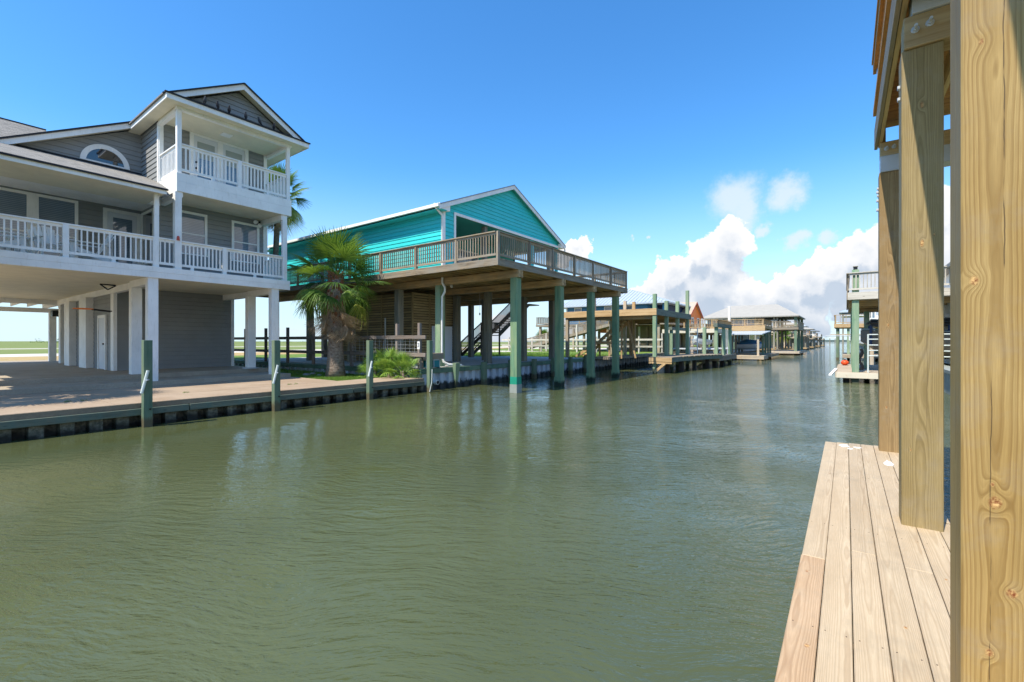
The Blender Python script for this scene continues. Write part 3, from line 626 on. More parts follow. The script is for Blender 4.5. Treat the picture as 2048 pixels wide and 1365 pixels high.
for (yy) in (5.04, 8.95, .45): box('beam', GH, 'white', -20.30, XF - .30, yy - .11, yy + .11, 3.86, 4.098, .006); box('beam', GH, 'white', -36.8, -20.32, yy - .09 + .1, yy + .09 + .1, 3.86, 4.098)
box('beam', GH, 'white', -36.95, -36.7, Y0, YR, 3.62, 3.86); box('beam', GH, 'white', -33.1, -32.9, Y0, YR, 3.87, 4.098)
for k in range(14): box('joist', GH, 'white', -36.6, -33.2, .7 + k * .62, .75 + k * .62, 3.90, 4.098)
box('ceiling_panel', GH, 'ceilcream', -33, XF - .02, Y0, YR, 4.10, 4.16); box('ceiling_panel', GH, 'ceilcream', -37.2, -33.01, Y0, YR, 4.10, 4.16)
box('floor', GH, 'white', -37.2, XF - .001, Y0, YR + .02, 4.161, 4.40)
box('rim_board', GH, 'white', XF, XF + .045, Y0, YR + .06, 4.06, 4.25, .004); box('rim_board', GH, 'white', XF, XF + .048, Y0, YR + .06, 4.252, 4.43, .004); box('rim_board', GH, 'white', -37.2, XF, YR + .021, YR + .06, 4.08, 4.43)
box('rim_board', GH, 'white', -37.2, XF, Y0 - .05, Y0 - .001, 4.06, 4.43)
st_ = wall(GH, 'grey', 'x', -23.0, 5.15, 9.40, .84, 4.1); wall(GH, 'grey', 'y', 5.15, -30.2, -23.0, .84, 3.86)
for (x0, x1) in ((-23.35, -22.96),): box('corner_trim', GH, 'white', x0, x1, 5.09, 5.15, .84, 4.1)
box('corner_trim', GH, 'white', -23.0, -22.94, 5.092, 5.20, .84, 4.1); box('corner_trim', GH, 'white', -23.0, -22.94, 9.30, 9.42, .84, 4.1)
for (x0, x1) in ((-27.3, -26.1), (-30.2, -29.2)): box('pilaster', GH, 'white', x0, x1, 4.88, 5.14, .84, 3.86, .01)
box('wall', GH, 'grey', -30.2, -23.02, 9.3, 9.40, .84, 4.1)
dr = box('door', GH, 'doorwhite', -25.05, -24.15, 5.09, 5.13, .86, 2.95); box('casing', dr, 'white', -25.2, -25.06, 5.07, 5.13, .84, 3.06); box('casing', dr, 'white', -24.14, -24.0, 5.07, 5.13, .84, 3.06); box('casing', dr, 'white', -25.06, -24.14, 5.07, 5.13, 2.95, 3.06)
box('knob', dr, 'black', -24.32, -24.26, 5.04, 5.09, 1.85, 1.91)
box('speaker', GH, 'black', -34.1, -33.7, 5.0, 5.3, 3.30, 3.62)
# first floor walls
wall(GH, 'grey', 'x', XW, YS, YR, 4.40, 7.10); wall(GH, 'grey', 'x', XH, Y0, YS, 4.40, 7.30); wall(GH, 'grey', 'y', YS, XH, XW, 4.40, 7.10)
wall(GH, 'grey', 'y', Y0 + .02, -37, XH, 4.40, 7.30)
box('wall', GH, 'grey', -37, XW - .16, YR - .2, YR, 4.4, 9.85)
box('corner_trim', GH, 'white', XW, XW + .04, YR - .14, YR + .03, 4.4, 7.08); box('corner_trim', GH, 'white', XW - .14, XW, YR, YR + .03, 4.4, 10.0)
w1 = window(GH, 'x', XW, 6.16, 7.23, 5.30, 6.88); w2 = window(GH, 'x', XW, 8.10, 9.17, 5.28, 6.87)
wl_ = window(GH, 'x', XH, 1.20, 3.91, 4.95, 6.96, sash=False); 
pb('mullion', wl_, 'white', 'x', XH, 2.65, 2.93, 4.95, 6.87, 0, .055); pb('sash_bar', wl_, 'white', 'x', XH, 2.935, 3.82, 5.62, 5.67, .0285, .045); pb('sash_bar', wl_, 'white', 'x', XH, 1.29, 2.645, 5.62, 5.67, .0285, .045)
wr = window(GH, 'y', YS, -21.86, -20.55, 4.95, 6.90, mk='darkglass')
d1 = box('door', GH, 'doorwhite', XH, XH + .045, 4.70, 5.56, 4.42, 6.78)
for (a, b_, c_, e) in ((4.58, 4.695, 4.41, 6.90), (5.565, 5.70, 4.41, 6.90), (4.696, 5.564, 6.785, 6.90)): box('casing', d1, 'white', XH, XH + .06, a, b_, c_, e)
box('pane', d1, 'glass', XH + .046, XH + .052, 4.86, 5.42, 4.72, 6.60); box('handle', d1, 'black', XH + .046, XH + .11, 4.735, 4.785, 5.42, 5.48); box('lock', d1, 'black', XH + .046, XH + .09, 4.735, 4.785, 5.58, 5.64)
# balcony storey
box('balcony_floor', GH, 'ceilcream', XW, XF - .002, YS - .01, 9.55, 7.08, 7.20); box('balcony_floor', GH, 'white', XW, XF - .002, YS - .01, 9.55, 7.201, 7.66)
box('fascia', GH, 'white', XF - .001, XF + .045, YS - .06, 9.60, 7.06, 7.40, .004); box('fascia', GH, 'white', XF - .001, XF + .041, YS - .06, 9.60, 7.403, 7.70, .004)
box('fascia', GH, 'white', XW - .25, XF - .002, YS - .06, YS - .012, 7.06, 7.38); box('fascia', GH, 'white', XW, XF - .002, YS - .055, YS - .012, 7.383, 7.70); box('fascia', GH, 'white', XW, XF - .002, 9.551, 9.60, 7.06, 7.70)
box('beam', GH, 'white', XW + .05, XF - .02, 9.22, 9.40, 6.86, 7.078); box('beam', GH, 'white', XW + .05, XF - .02, YS + .0, YS + .14, 6.90, 7.078)
column(GH, XF - .20, XF + .012, 5.63, 5.83, 4.431, 7.058); column(GH, XF - .15, XF, 9.28, 9.45, 4.431, 7.058); column(GH, XF - .11, XF, 5.07, 5.20, 4.431, 6.86)
column(GH, XF - .15, XF + .0, 5.69, 5.83, 7.701, 9.84); column(GH, XF - .13, XF, 9.44, 9.57, 7.701, 9.84)
wall(GH, 'grey', 'x', XW, YS, YR, 7.66, 10.1); wall(GH, 'grey', 'y', YS, XH - .6, XW, 7.66, 10.1)
wall(GH, 'grey', 'x', XH, 2.0, YS, 8.2, 8.24, top=(YS - .001, 10.18))
box('corner_trim', GH, 'white', XW, XW + .04, YS - .02, YS + .10, 7.66, 9.9); box('corner_trim', GH, 'white', XW - .13, XW, YS - .05, YS - .021, 7.66, 9.9); box('corner_trim', GH, 'white', XW, XW + .04, YR - .12, YR, 7.66, 9.9)
bd = box('balcony_door', GH, 'doorwhite', XW, XW + .03, 6.78, 8.60, 7.67, 9.82)
for (a, b_, c_, e, o) in ((6.65, 6.775, 7.67, 9.95, .07), (8.605, 8.73, 7.67, 9.95, .07), (6.776, 8.604, 9.825, 9.95, .07), (7.60, 7.78, 7.67, 9.82, .055)): box('casing', bd, 'white', XW, XW + o, a, b_, c_, e)
for (a, b_) in ((6.90, 7.49), (7.89, 8.49)):
    p_ = box('pane', bd, 'glass', XW + .031, XW + .04, a, b_, 7.95, 9.62); box('shade', bd, 'blind', XW + .041, XW + .046, a, b_, 9.0, 9.62)
for z in (8.55, 8.78): box('handle', bd, 'black', XW + .031, XW + .09, 6.83, 6.87, z, z + .06)
# half-round window
hb = MB(); c0, zb, ro, ri = 4.65, 8.49, .70, .54; n = 20
vs = []
for k in range(n + 1):
    a = math.pi * k / n
    for r_ in (ri, ro):
        for o in (0, .06): vs.append((XH + o, c0 + r_ * math.cos(a), zb + r_ * math.sin(a) * 1.02))
fs = []
for k in range(n):
    i = k * 4; j = i + 4; fs += [(i + 1, j + 1, j + 3, i + 3), (i, i + 1, j + 1, j)[::-1], (i + 2, i + 3, j + 3, j + 2)]
hb.poly(vs, fs); hb.box(XH, XH + .055, c0 - ri, c0 + ri, zb - .0, zb + .05); hw = hb.build('half_round_window', M('white'), GH)
vs = [(XH + .03, c0, zb + .051)] + [(XH + .03, c0 + (ri + .001) * math.cos(math.pi * k / n), zb + .051 + (ri - .05) * math.sin(math.pi * k / n)) for k in range(n + 1)]
MB().poly(vs, [(0, k + 1, k + 2) for k in range(n)]).build('pane', M('darkglass'), hw)
# balcony roof: ceiling, beams, eaves, pent strip, gable
EX, EL, ER, EZ = -17.80, 5.28, 10.16, 9.93
box('ceiling_panel', GH, 'ceilcream', XW + .02, XF - .16, YS - .06, 9.62, 9.90, 9.94); box('beam', GH, 'white', XF - .155, XF + .01, YS - .06, 9.62, 9.845, 9.96, .005)
box('beam', GH, 'white', XW + .02, XF - .157, YS - .055, YS + .08, 9.78, 9.898); box('beam', GH, 'white', XW + .02, XF - .157, 9.45, 9.58, 9.78, 9.898)
box('soffit', GH, 'ceilcream', XF + .011, EX - .03, EL + .03, ER - .03, 9.945, 9.965); box('soffit', GH, 'ceilcream', XH - .4, XF + .010, EL + .03, YS - .061, 9.945, 9.965); box('soffit', GH, 'ceilcream', XH - 3, XF + .010, 9.621, ER - .03, 9.945, 9.965)
box('ceiling_light', GH, 'white', -19.3, -18.95, 7.4, 7.75, 9.87, 9.898)
box('fascia', GH, 'white', EX - .03, EX, EL, ER, EZ, EZ + .17, .004); box('fascia', GH, 'white', XH + .4, EX - .031, EL, EL + .03, EZ, EZ + .17); box('fascia', GH, 'white', -37, EX - .031, ER - .03, ER, EZ, EZ + .17)
ZE = EZ + .172; SL = .575
slabroof('pent_roof', GH, 'darkshingle', [(EX + .03, EL - .03, ZE + .02), (EX + .03, ER + .03, ZE + .02), (EX - .50, ER - .5, ZE + .27), (EX - .50, EL + .5, ZE + .27)], .02)
RY, GX = 7.72, EX - .18; RZ = ZE + SL * (RY - EL) + .02
gw = extrude_x('gable_wall', GH, 'grey', GX - .5, GX - .40, [(EL + .35, ZE), (ER - .35, ZE), (RY, RZ - .22)])
siding(gw, 'grey', 'x', GX - .399, ZE + .16, RZ - .25, lambda z: EL + .35 + (z - ZE) / SL * .98, lambda z: ER - .35 - (z - ZE) / SL * .98, .17)
for sgn, e in ((1, EL), (-1, ER)):
    q = lambda y_, o: (y_, RZ - SL * abs(y_ - RY) - o)
    extrude_x('rake_board', GH, 'white', GX - .03, GX, [q(e, .02), q(RY, .02), q(RY, .21), q(e + sgn * .25, .21)][::sgn])
    extrude_x('soffit', GH, 'ceilcream', GX - .40, GX - .031, [q(e, .10), q(RY, .10), q(RY, .13), q(e + sgn * .2, .13)][::sgn])
slabroof('roof', GH, 'shingle', [(GX + .03, EL - .06, RZ - SL * (RY - EL + .06) + .03), (GX + .03, RY, RZ + .03), (XH + .3, RY, RZ + .03), (XH + .3, EL - .06, RZ - SL * (RY - EL + .06) + .03)], .05)
slabroof('roof', GH, 'shingle', [(GX + .03, RY, RZ + .03), (GX + .03, ER + .06, RZ - SL * (ER - RY + .06) + .03), (-37, ER + .06, RZ - SL * (ER - RY + .06) + .03), (-37, RY, RZ + .03)], .05)
# main roof slope behind the half-round window: rake runs down to the left
XR = XH + .40; zr = lambda y_: 8.42 + .545 * (y_ - 2.0)
slabroof('roof', GH, 'shingle', [(XR + .03, .2, zr(.2)), (XR + .03, 5.35, zr(5.35)), (XR + .03, RY, zr(RY)), (-37, RY, zr(RY)), (-37, .2, zr(.2))], .05)
extrude_x('rake_board', GH, 'white', XR - .03, XR, [(.2, zr(.2) - .24), (5.33, zr(5.33) - .24), (5.33, zr(5.33) - .05), (.2, zr(.2) - .05)])
extrude_x('soffit', GH, 'ceilcream', XH + .02, XR - .031, [(.2, zr(.2) - .20), (5.73, zr(5.73) - .20), (5.73, zr(5.73) - .16), (.2, zr(.2) - .16)])
# cross wing far left: shingled slope with level ridge
slabroof('roof', GH, 'shingle', [(-23.9, -6, 9.0), (-23.9, 3.6, 9.0), (-26.5, 3.75, 10.65), (-26.5, -6, 10.65)], .06); slabroof('roof', GH, 'shingle', [(-26.5, -6, 10.65), (-26.5, 3.75, 10.65), (-31, 4.2, 8.2), (-31, -6, 8.2)], .06)
# porch roof over the left deck
zp = lambda x: 6.94 + .356 * (-17.82 - x)
slabroof('porch_roof', GH, 'shingle', [(-17.82, -2, zp(-17.82)), (-17.82, 5.33, zp(-17.82)), (-19.95, 5.70, zp(-19.95)), (XH, 5.71, zp(XH)), (XH, -2, zp(XH))], .05)
box('fascia', GH, 'white', -17.90, -17.86, -2, 5.30, 6.78, 6.93); box('ceiling_panel', GH, 'ceilcream', -19.9, -17.91, -2, 5.30, 6.82, 6.85); box('ceiling_panel', GH, 'white', XH, -19.901, -2, YS - .01, 7.02, 7.05)
box('beam', GH, 'white', -19.94, -19.86, -2, YS - .02, 6.86, 7.05); box('beam', GH, 'white', XF - .13, XF + .0, -2, 5.22, 6.855, 6.90)
def edge_strip(p, q): MB().bar(p, q, .05, .045).build('roof_edge', M('darkshingle'), GH)
edge_strip((XR + .035, .2, zr(.2) - .01), (XR + .035, 5.36, zr(5.36) - .01)); edge_strip((-17.815, -2, zp(-17.82) - .015), (-17.815, 5.33, zp(-17.82) - .015)); edge_strip((EX + .02, EL - .03, ZE + .01), (EX + .02, ER + .03, ZE + .01)); edge_strip((XH + .4, EL - .02, ZE + .02), (EX + .02, EL - .02, ZE + .02))
for e in (EL - .06, ER + .06): edge_strip((GX + .035, e, RZ - SL * abs(e - RY) + .01), (GX + .035, RY, RZ + .01))
edge_strip((XH + .06, .3, 8.44), (XH + .06, YS, 8.44)); edge_strip((-23.88, -6, 8.99), (-23.88, 3.6, 8.99)); edge_strip((-26.5, -6, 10.67), (-26.5, 3.75, 10.67))
# railings
railing(GH, 'white', (XF - .06, Y0), (XF - .06, 5.64), 4.431, .98, posts=(1.0, 2.98, 5.10), sp=.128, bw=.034, pw=.13)
railing(GH, 'white', (XF - .06, 5.84), (XF - .06, 9.27), 4.431, .97, posts=(7.16,), sp=.118, bw=.040, pw=.12)
railing(GH, 'white', (XW + .06, 9.40), (XF - .16, 9.40), 4.431, .97, sp=.12, bw=.04)
for yy in (4.05, 6.15, 8.22): box('rail_foot', GH, 'white', XF - .08, XF - .03, yy - .05, yy + .05, 4.431, 4.53)
railing(GH, 'white', (XF - .06, 5.84), (XF - .06, 9.43), 7.701, 1.02, posts=(7.67,), sp=.125, bw=.042, pw=.13)
railing(GH, 'white', (XW + .06, YS + .04), (XF - .16, YS + .04), 7.701, 1.0, sp=.13, bw=.042); railing(GH, 'white', (XW + .06, 9.50), (XF - .14, 9.50), 7.701, 1.0, sp=.13, bw=.042)
for yy in (6.8, 8.7): box('rail_foot', GH, 'white', XF - .08, XF - .03, yy - .05, yy + .05, 7.701, 7.80)
fl = thing('flood_light', 'twin flood light under the balcony at the right corner of the grey house', 'light', (XW + .2, 9.05, 6.9))
MB().tube([(XW + .02, 9.1, 6.95), (XW + .2, 9.1, 6.95)], .05, 8).build('bracket', M('black'), fl)
MB().tube([(XW + .14, 9.05, 6.98), (XW + .26, 8.92, 6.93)], [.05, .085], 10).build('lamp', M('white'), fl); MB().tube([(XW + .16, 9.12, 6.90), (XW + .26, 9.08, 6.80)], [.05, .085], 10).build('lamp', M('white'), fl)
MB().tube([(XF + .02, 5.72, 5.40), (XF + .02, 5.72, 5.54)], [.05, .035], 8).build('mouth_bracket' if 0 else 'red_bell', M('red'), None, label='small rusty red bell fixed to the corner column of the grey house', category='bell')
hoop = thing('basketball_hoop', 'netless orange basketball hoop under the grey house ceiling', 'basketball hoop', (-22, 4.2, 3.1))
MB().tube([(-21.9 + .27 * math.cos(a), 4.03 + .27 * math.sin(a), 3.15) for a in [k * math.pi / 8 for k in range(17)]], .014, 6, False).build('rim', M('orange'), hoop)
m_ = MB().tube([(-21.9, 4.30, 3.15), (-22.3, 4.9, 3.12)], .02, 6).tube([(-22.0, 4.28, 3.13), (-22.5, 4.9, 3.10)], .015, 6); m_.build('arm', M('black'), hoop)
m_ = MB().bar((-22, 4.5, 4.08), (-22, 4.72, 3.90), .04, .04).bar((-22, 4.72, 3.90), (-22, 4.95, 4.06), .04, .04).bar((-22, 4.5, 4.08), (-22, 4.95, 4.07), .04, .04); m_.build('bracket', M('black'), hoop)

# birds along the pent roof
def bird_mesh(k):
    m_ = MB(); lean = (.1, .35, .0)[k]
    P = [(0, -.13 - lean * .1, .03), (0, -.075, .09), (0, -.03, .135), (0, .015, .195), (0, .03, .235), (0, .045, .268), (0, .065, .276), (0, .10, .268)]
    m_.tube(P, [.012, .035, .058, .05, .032, .032, .022, .003], 8)
    m_.bar((0, -.11, .06), (0, -.19 - lean * .2, -.03 + lean * .2), .045, .012)
    for s in (-.02, .02): m_.tube([(s, 0, .11), (s, .005, 0)], .006, 4); m_.tube([(s, -.01, .004), (s, .035, .004)], .005, 4)
    return m_.mesh(M('bird'), True)
BMs = [bird_mesh(k) for k in range(3)]
for i, (y, rz, lab) in enumerate(((6.39, 200, 'first dark bird from the ridge end, on the balcony roof strip'), (6.79, 170, 'second dark bird along the balcony roof strip, beside the first'), (7.16, 185, 'third dark bird along the balcony roof strip'),
                               (7.72, 175, 'fourth dark bird, standing below the gable peak'), (8.20, 120, 'fifth dark bird, leaning sideways on the balcony roof strip'), (8.75, 190, 'last dark bird of the row, nearest the right roof corner'))):
    o = link('bird', BMs[(0, 2, 2, 0, 1, 2)[i]], None, (EX - .04, y, ZE + .05), label=lab, category='bird', group='birds perched along the balcony roof'); o.rotation_euler = (0, 0, R(249 + (rz - 180) * .8)); o.scale = (.95,) * 3

# adirondack chairs and a small table on the left deck
def adirondack():
    t = thing('adirondack_chair', '', 'chair', (0, 0, 0), 'white adirondack chairs on the grey house deck')
    for sx in (-.27, .27):
        MB().bar((sx, .38, 0), (sx, .38, .52), .03, .09, (0, 1, 0)).build('leg', M('white'), t); MB().bar((sx, .36, .36), (sx, -.62, .02), .03, .12).build('leg', M('white'), t)
        MB().bar((sx * 1.15, .46, .545), (sx * 1.1, -.34, .535), .13, .022).build('arm', M('white'), t)
    for k in range(6): y = .36 - k * .095; MB().bar((-.28, y, .385 - k * .028), (.28, y, .385 - k * .028), .08, .02).build('seat_slat', M('white'), t)
    for k in range(7):
        a = (k - 3) * .062; top = .98 - abs(k - 3) ** 2 * .018
        MB().bar((a * .9, -.16, .24), (a * 1.55, -.50, top), .075 - .003 * abs(k - 3), .018, (0, 1, .3)).build('back_slat', M('white'), t)
    MB().bar((-.3, -.335, .52), (.3, -.335, .52), .05, .03).build('crossbar', M('white'), t)
    return t
def copytree(o, par=None):
    c = o.copy(); sc.collection.objects.link(c)
    if par: c.parent = par
    for ch in list(o.children): copytree(ch, c)
    return c
ch = adirondack(); first = True
for (x, y, rz, lab) in ((-19.05, 3.62, 272, 'white adirondack chair nearest the glazed door on the left deck'), (-19.15, 2.80, 8, 'white adirondack chair facing the rail, beside the low table'), (-19.1, 1.75, 95, 'white adirondack chair at the left end of the deck rail')):
    o = ch if first else copytree(ch); first = False
    o.location = (x, y, 4.41); o.scale = (1.12,) * 3; o.rotation_euler = (0, 0, R(rz - 90)); o['label'] = lab
tb = thing('side_table', 'low white slatted table between the adirondack chairs', 'table', (-19.9, 2.3, 4.4))
for k in range(5): box('top_slat', tb, 'white', -20.1 + k * .105, -20.0 + k * .105, 1.95, 2.5, 5.06, 5.085)
for (x, y) in ((-20.08, 2.0), (-20.08, 2.42), (-19.65, 2.0), (-19.65, 2.42)): box('leg', tb, 'white', x, x + .05, y, y + .05, 4.40, 5.06)

# mooring posts along the walk
labs = ['green mooring post in front of the near column of the grey house', 'green mooring post beside the right corner column of the grey house', 'green mooring post on the walk edge in front of the palm trunk', 'green mooring post where the white corrugated bulkhead begins']
for i, y in enumerate((3.52, 6.50, 9.68, 12.46)):
    t = thing('mooring_post', labs[i], 'post', (-13.2, y, 0), 'green mooring posts along the walk edge')
    box('post', t, 'mooring', -13.23, -13.06, y - .085, y + .085, -.8, 2.02, .006)
    if i < 3: MB().tube([(-13.03, y - .13, .80), (-13.0, y - .02, 1.32)], .032, 8).build('pipe', M('pvc'), t); MB().tube([(-13.04, y, 1.1), (-12.96, y - .06, 1.1)], .02, 6).build('bolt', M('steel'), t)
    MB().tube([(-13.04, y + .03, .42), (-13.02, y + .03, .42)], .022, 8).build('bolt', M('black'), t)
    if i == 3: MB().tube([(-13.03, y + .02, .9), (-13.0, y - .03, .4), (-13.02, y - .12, .03)], .014, 6).build('pipe', M('pvc'), t)
# ------------------------------------------------------------------ the turquoise house
TH = thing('stilt_house', 'turquoise gabled house on tall green and brown posts with a wraparound deck', 'house', (-18, 19, .88))
GX2, YL, YR2 = -14.1, 14.17, 23.9; FX, FY0, FY1 = -10.1, 12.88, 24.95; BX = -29.5
def post(par, x, y, z0, z1, mk, wv=.30, name='post', bev=.01): return box(name, par, mk, x - wv / 2, x + wv / 2, y - wv / 2, y + wv / 2, z0, z1, bev)
rows = (14.32, 17.65, 20.75, 23.8)
for i, y in enumerate(rows):
    p_ = post(TH, -10.33, y, -1.2, 4.45, 'greenpost', .31)
    if i == 0:
        box('paint_band', p_, 'greenband', -10.489, -10.171, y - .159, y + .159, .33, .62); box('footing', p_, 'walkedge' if 0 else 'concretepaint', -10.50, -10.16, y - .17, y + .17, -.6, .33)
    else: box('footing', p_, 'greenband' if 0 else 'greenpost', -10.50, -10.16, y - .17, y + .17, -.6, .40)
    for x in (-14.45, -17.2, -21.0, -25.0, -29.0): post(TH, x, y + (.68 if (x == -17.2 and i == 1) else 0), .86, 4.45, 'greenlow' if (x > -15 and i == 0) else 'greypost', .31)
    box('beam', TH, 'brownbeam', -29.4, FX + .02, y - .16, y - .02, 4.45, 4.735, .004); box('beam', TH, 'brownbeam', -29.4, FX + .016, y + .02, y + .15, 4.452, 4.735, .004)
x = FX - .06
while x > BX: box('joist', TH, 'brownbeam', x - .045, x, FY0 + .045, FY1 - .045, 4.737, 4.958); x -= .42
y = FY0
k = 0
while y < FY1 - .02: box('deck_board', TH, 'weathered', BX, FX + .02, y, min(y + .138, FY1), 4.960, 5.0); y += .1415
box('rim_board', TH, 'weathered', FX - .04, FX + .006, FY0 + .041, FY1, 4.737, 4.958, .003); box('rim_board', TH, 'weathered', BX, FX + .004, FY0, FY0 + .04, 4.737, 4.958, .003)
box('rim_board', TH, 'weathered', BX, FX, FY1 - .04, FY1, 4.737, 4.958)
railing(TH, 'weathered', (FX - .05, FY0 + .06), (FX - .05, FY1 - .05), 5.0, .98, posts=(12.98, 14.97, 16.75, 18.70, 20.62, 22.70, 24.85), sp=.128, bw=.036, pw=.10, top=.10, postdrop=.0)
railing(TH, 'weathered', (BX, FY0 + .05), (FX - .1, FY0 + .05), 5.0, .98, posts=(-12.16, -14.45, -16.75, -19.1, -21.4, -23.8, -26.1, -28.4), sp=.13, bw=.036, pw=.10, top=.10)
railing(TH, 'weathered', (-14, FY1 - .08), (FX - .1, FY1 - .08), 5.0, .98, posts=(-12.1,), sp=.13, bw=.036, pw=.10, top=.10)
box('corner_post', TH, 'weathered', FX - .02, FX + .04, FY0 - .03, FY0 + .10, 4.74, 5.96)
# house body
wall(TH, 'teal', 'y', YL, BX, GX2, 5.0, 7.95); 
sl2 = (10.30 - 8.0) / (19.17 - 13.72); AY = (YL + YR2) / 2 + .02
gz = lambda y_: 7.93 + sl2 * (min(y_ - YL, YR2 - y_)) 
za = gz(AY)
# canal gable: left pier, right pier, gable over the wide porch opening
def gpart(h0, h1, z0, z1, top=None): return wall(TH, 'teal', 'x', GX2, h0, h1, z0, z1, .16, top)
gpart(YL, 14.86, 5.0, 7.70); gpart(YR2 - .12, YR2, 5.0, 7.70); gpart(YL, YR2, 7.70, 7.93, top=(AY, za)); gpart(20.92, 21.26, 5.0, 7.60)
box('corner_trim', TH, 'white', GX2, GX2 + .035, YL - .03, YL + .09, 5.0, 7.9); box('corner_trim', TH, 'white', GX2 - .10, GX2, YL - .035, YL - .001, 5.0, 7.86)
ot = box('opening_trim', TH, 'white', GX2 + .02, GX2 + .06, 14.80, YR2 - .02, 7.62, 7.74); box('side', ot, 'white', GX2 + .02, GX2 + .06, 14.80, 14.91, 5.0, 7.62)
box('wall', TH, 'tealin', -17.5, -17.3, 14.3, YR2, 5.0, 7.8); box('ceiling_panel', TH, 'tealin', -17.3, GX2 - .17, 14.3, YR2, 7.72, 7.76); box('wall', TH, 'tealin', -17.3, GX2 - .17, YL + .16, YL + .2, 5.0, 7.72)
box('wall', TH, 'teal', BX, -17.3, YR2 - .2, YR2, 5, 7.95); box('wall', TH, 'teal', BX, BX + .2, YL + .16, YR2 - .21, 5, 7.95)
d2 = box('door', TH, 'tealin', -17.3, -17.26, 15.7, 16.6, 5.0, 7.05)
for (a, b_, c_, e) in ((15.58, 15.70, 5.0, 7.2), (16.6, 16.72, 5.0, 7.2), (15.7, 16.6, 7.06, 7.2)): box('casing', d2, 'white', -17.3, -17.24, a, b_, c_, e)
post(TH, -14.3, 17.2, 5.0, 7.60, 'greypost', .22, 'porch_post'); post(TH, -14.3, 23.2, 5.0, 7.60, 'greypost', .2, 'porch_post')
window(TH, 'x', -17.3, 18.3, 20.2, 5.9, 7.1, lights=2)
# roof with eaves and rakes
ez = lambda y_: gz(AY) + .12 - sl2 * abs(y_ - AY)
EY0, EY1, RX = 13.70, 24.36, GX2 + .26
for a, s in ((EY0, 1), (EY1, -1)):
    slabroof('roof', TH, 'roofblue', [(RX + .02, a, ez(a)), (RX + .02, AY, ez(AY)), (BX - .3, AY, ez(AY)), (BX - .3, a, ez(a))], .05)
    extrude_x('rake_board', TH, 'white', RX - .03, RX, [(a, ez(a) - .24), (AY, ez(AY) - .24), (AY, ez(AY) - .052), (a, ez(a) - .052)])
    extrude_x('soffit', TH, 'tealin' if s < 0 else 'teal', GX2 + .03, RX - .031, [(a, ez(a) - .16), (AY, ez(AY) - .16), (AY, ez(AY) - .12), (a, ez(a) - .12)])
    y0, y1 = sorted((a, a + s * .48)); box('soffit', TH, 'white' if s < 0 else 'teal', BX, RX - .031, y0 + .03, y1 - .01, ez(a) - .22, ez(a) - .19)
    box('gutter', TH, 'white', BX, RX, a - .10 if s > 0 else a + .001, a if s > 0 else a + .10, ez(a) - .14, ez(a) - .01)
box('eave_return', TH, 'white', GX2 + .031, RX - .032, EY0 + .03, 14.36, ez(EY0) - .20, ez(EY0) + .04)
box('eave_return', TH, 'white', GX2 + .031, RX - .032, YR2 - .02, EY1 - .03, ez(EY1) - .20, ez(EY1) + .02)
ds = MB().tube([(GX2 + .02, EY0 - .05, 7.86), (GX2 + .0, EY0 - .02, 7.72), (GX2 + .02, YL - .07, 7.42), (GX2 + .02, YL - .07, 4.72), (GX2 + .02, YL - .07, 4.50), (GX2 + .16, YL - .07, 4.30), (GX2 + .16, YL - .07, 4.12), (GX2 + .0, YL - .07, 3.92), (GX2 - .02, YL - .07, 1.35), (GX2 + .03, YL - .02, 1.1), (GX2 + .2, YL + .12, .98), (GX2 + .42, YL + .7, .93)], .05, 10, True)
ds.build('downspout', M('white'), TH, True)
MB().tube([(EX * 0 + GX2 + .16, 24.42, ez(EY1) - .1), (GX2 + .16, 24.5, ez(EY1) - .3), (GX2 + .1, 24.2, ez(EY1) - .5)], .045, 8).build('downspout', M('white'), TH, True)
# slatted store under the house
def slatwall(plane, d, h0, h1, z0, z1):
    bk = pb('store_wall', TH, 'darkwood', plane, d, h0, h1, z0, z1, -.08, -.03)
    z = z0
    while z < z1 - .05: pb('slat', bk, 'slatwood', plane, d, h0, h1, z + .008, z + .112, -.029, .0); z += .132
    for k in range(int((h1 - h0) / 1.15) + 1): h = h0 + k * (h1 - h0) / max(1, int((h1 - h0) / 1.15)); pb('batten', bk, 'slatwood', plane, d, h - .045, h + .045, z0, z1, .0005, .035)
slatwall('x', -17.42, 15.35, 18.8, .88, 4.44); slatwall('y', 15.35, -24.6, -17.42, .88, 4.44)
box('door', TH, 'doorwhite', -17.38, -17.33, 16.62, 18.10, .90, 2.78)
for xx in (-19.4, -22.4): box('vent_post', TH, 'white', xx, xx + .05, 15.2, 15.25, .88, 3.2)
MB().tube([(-15.2, 17.9, 4.44), (-15.2, 17.9, 3.45)], .006, 4).tube([(-15.2, 17.9, 3.45), (-15.2, 17.9, 3.33)], .035, 8).build('hanging_bulb', M('white'), TH)
for (x, y) in ((-15.6, 18.9), (-15.4, 16.0), (-15.8, 21.6)): MB().tube([(x, y, 4.70), (x + .06, y, 4.58)], [.07, .05], 8).build('lamp', M('white'), TH)
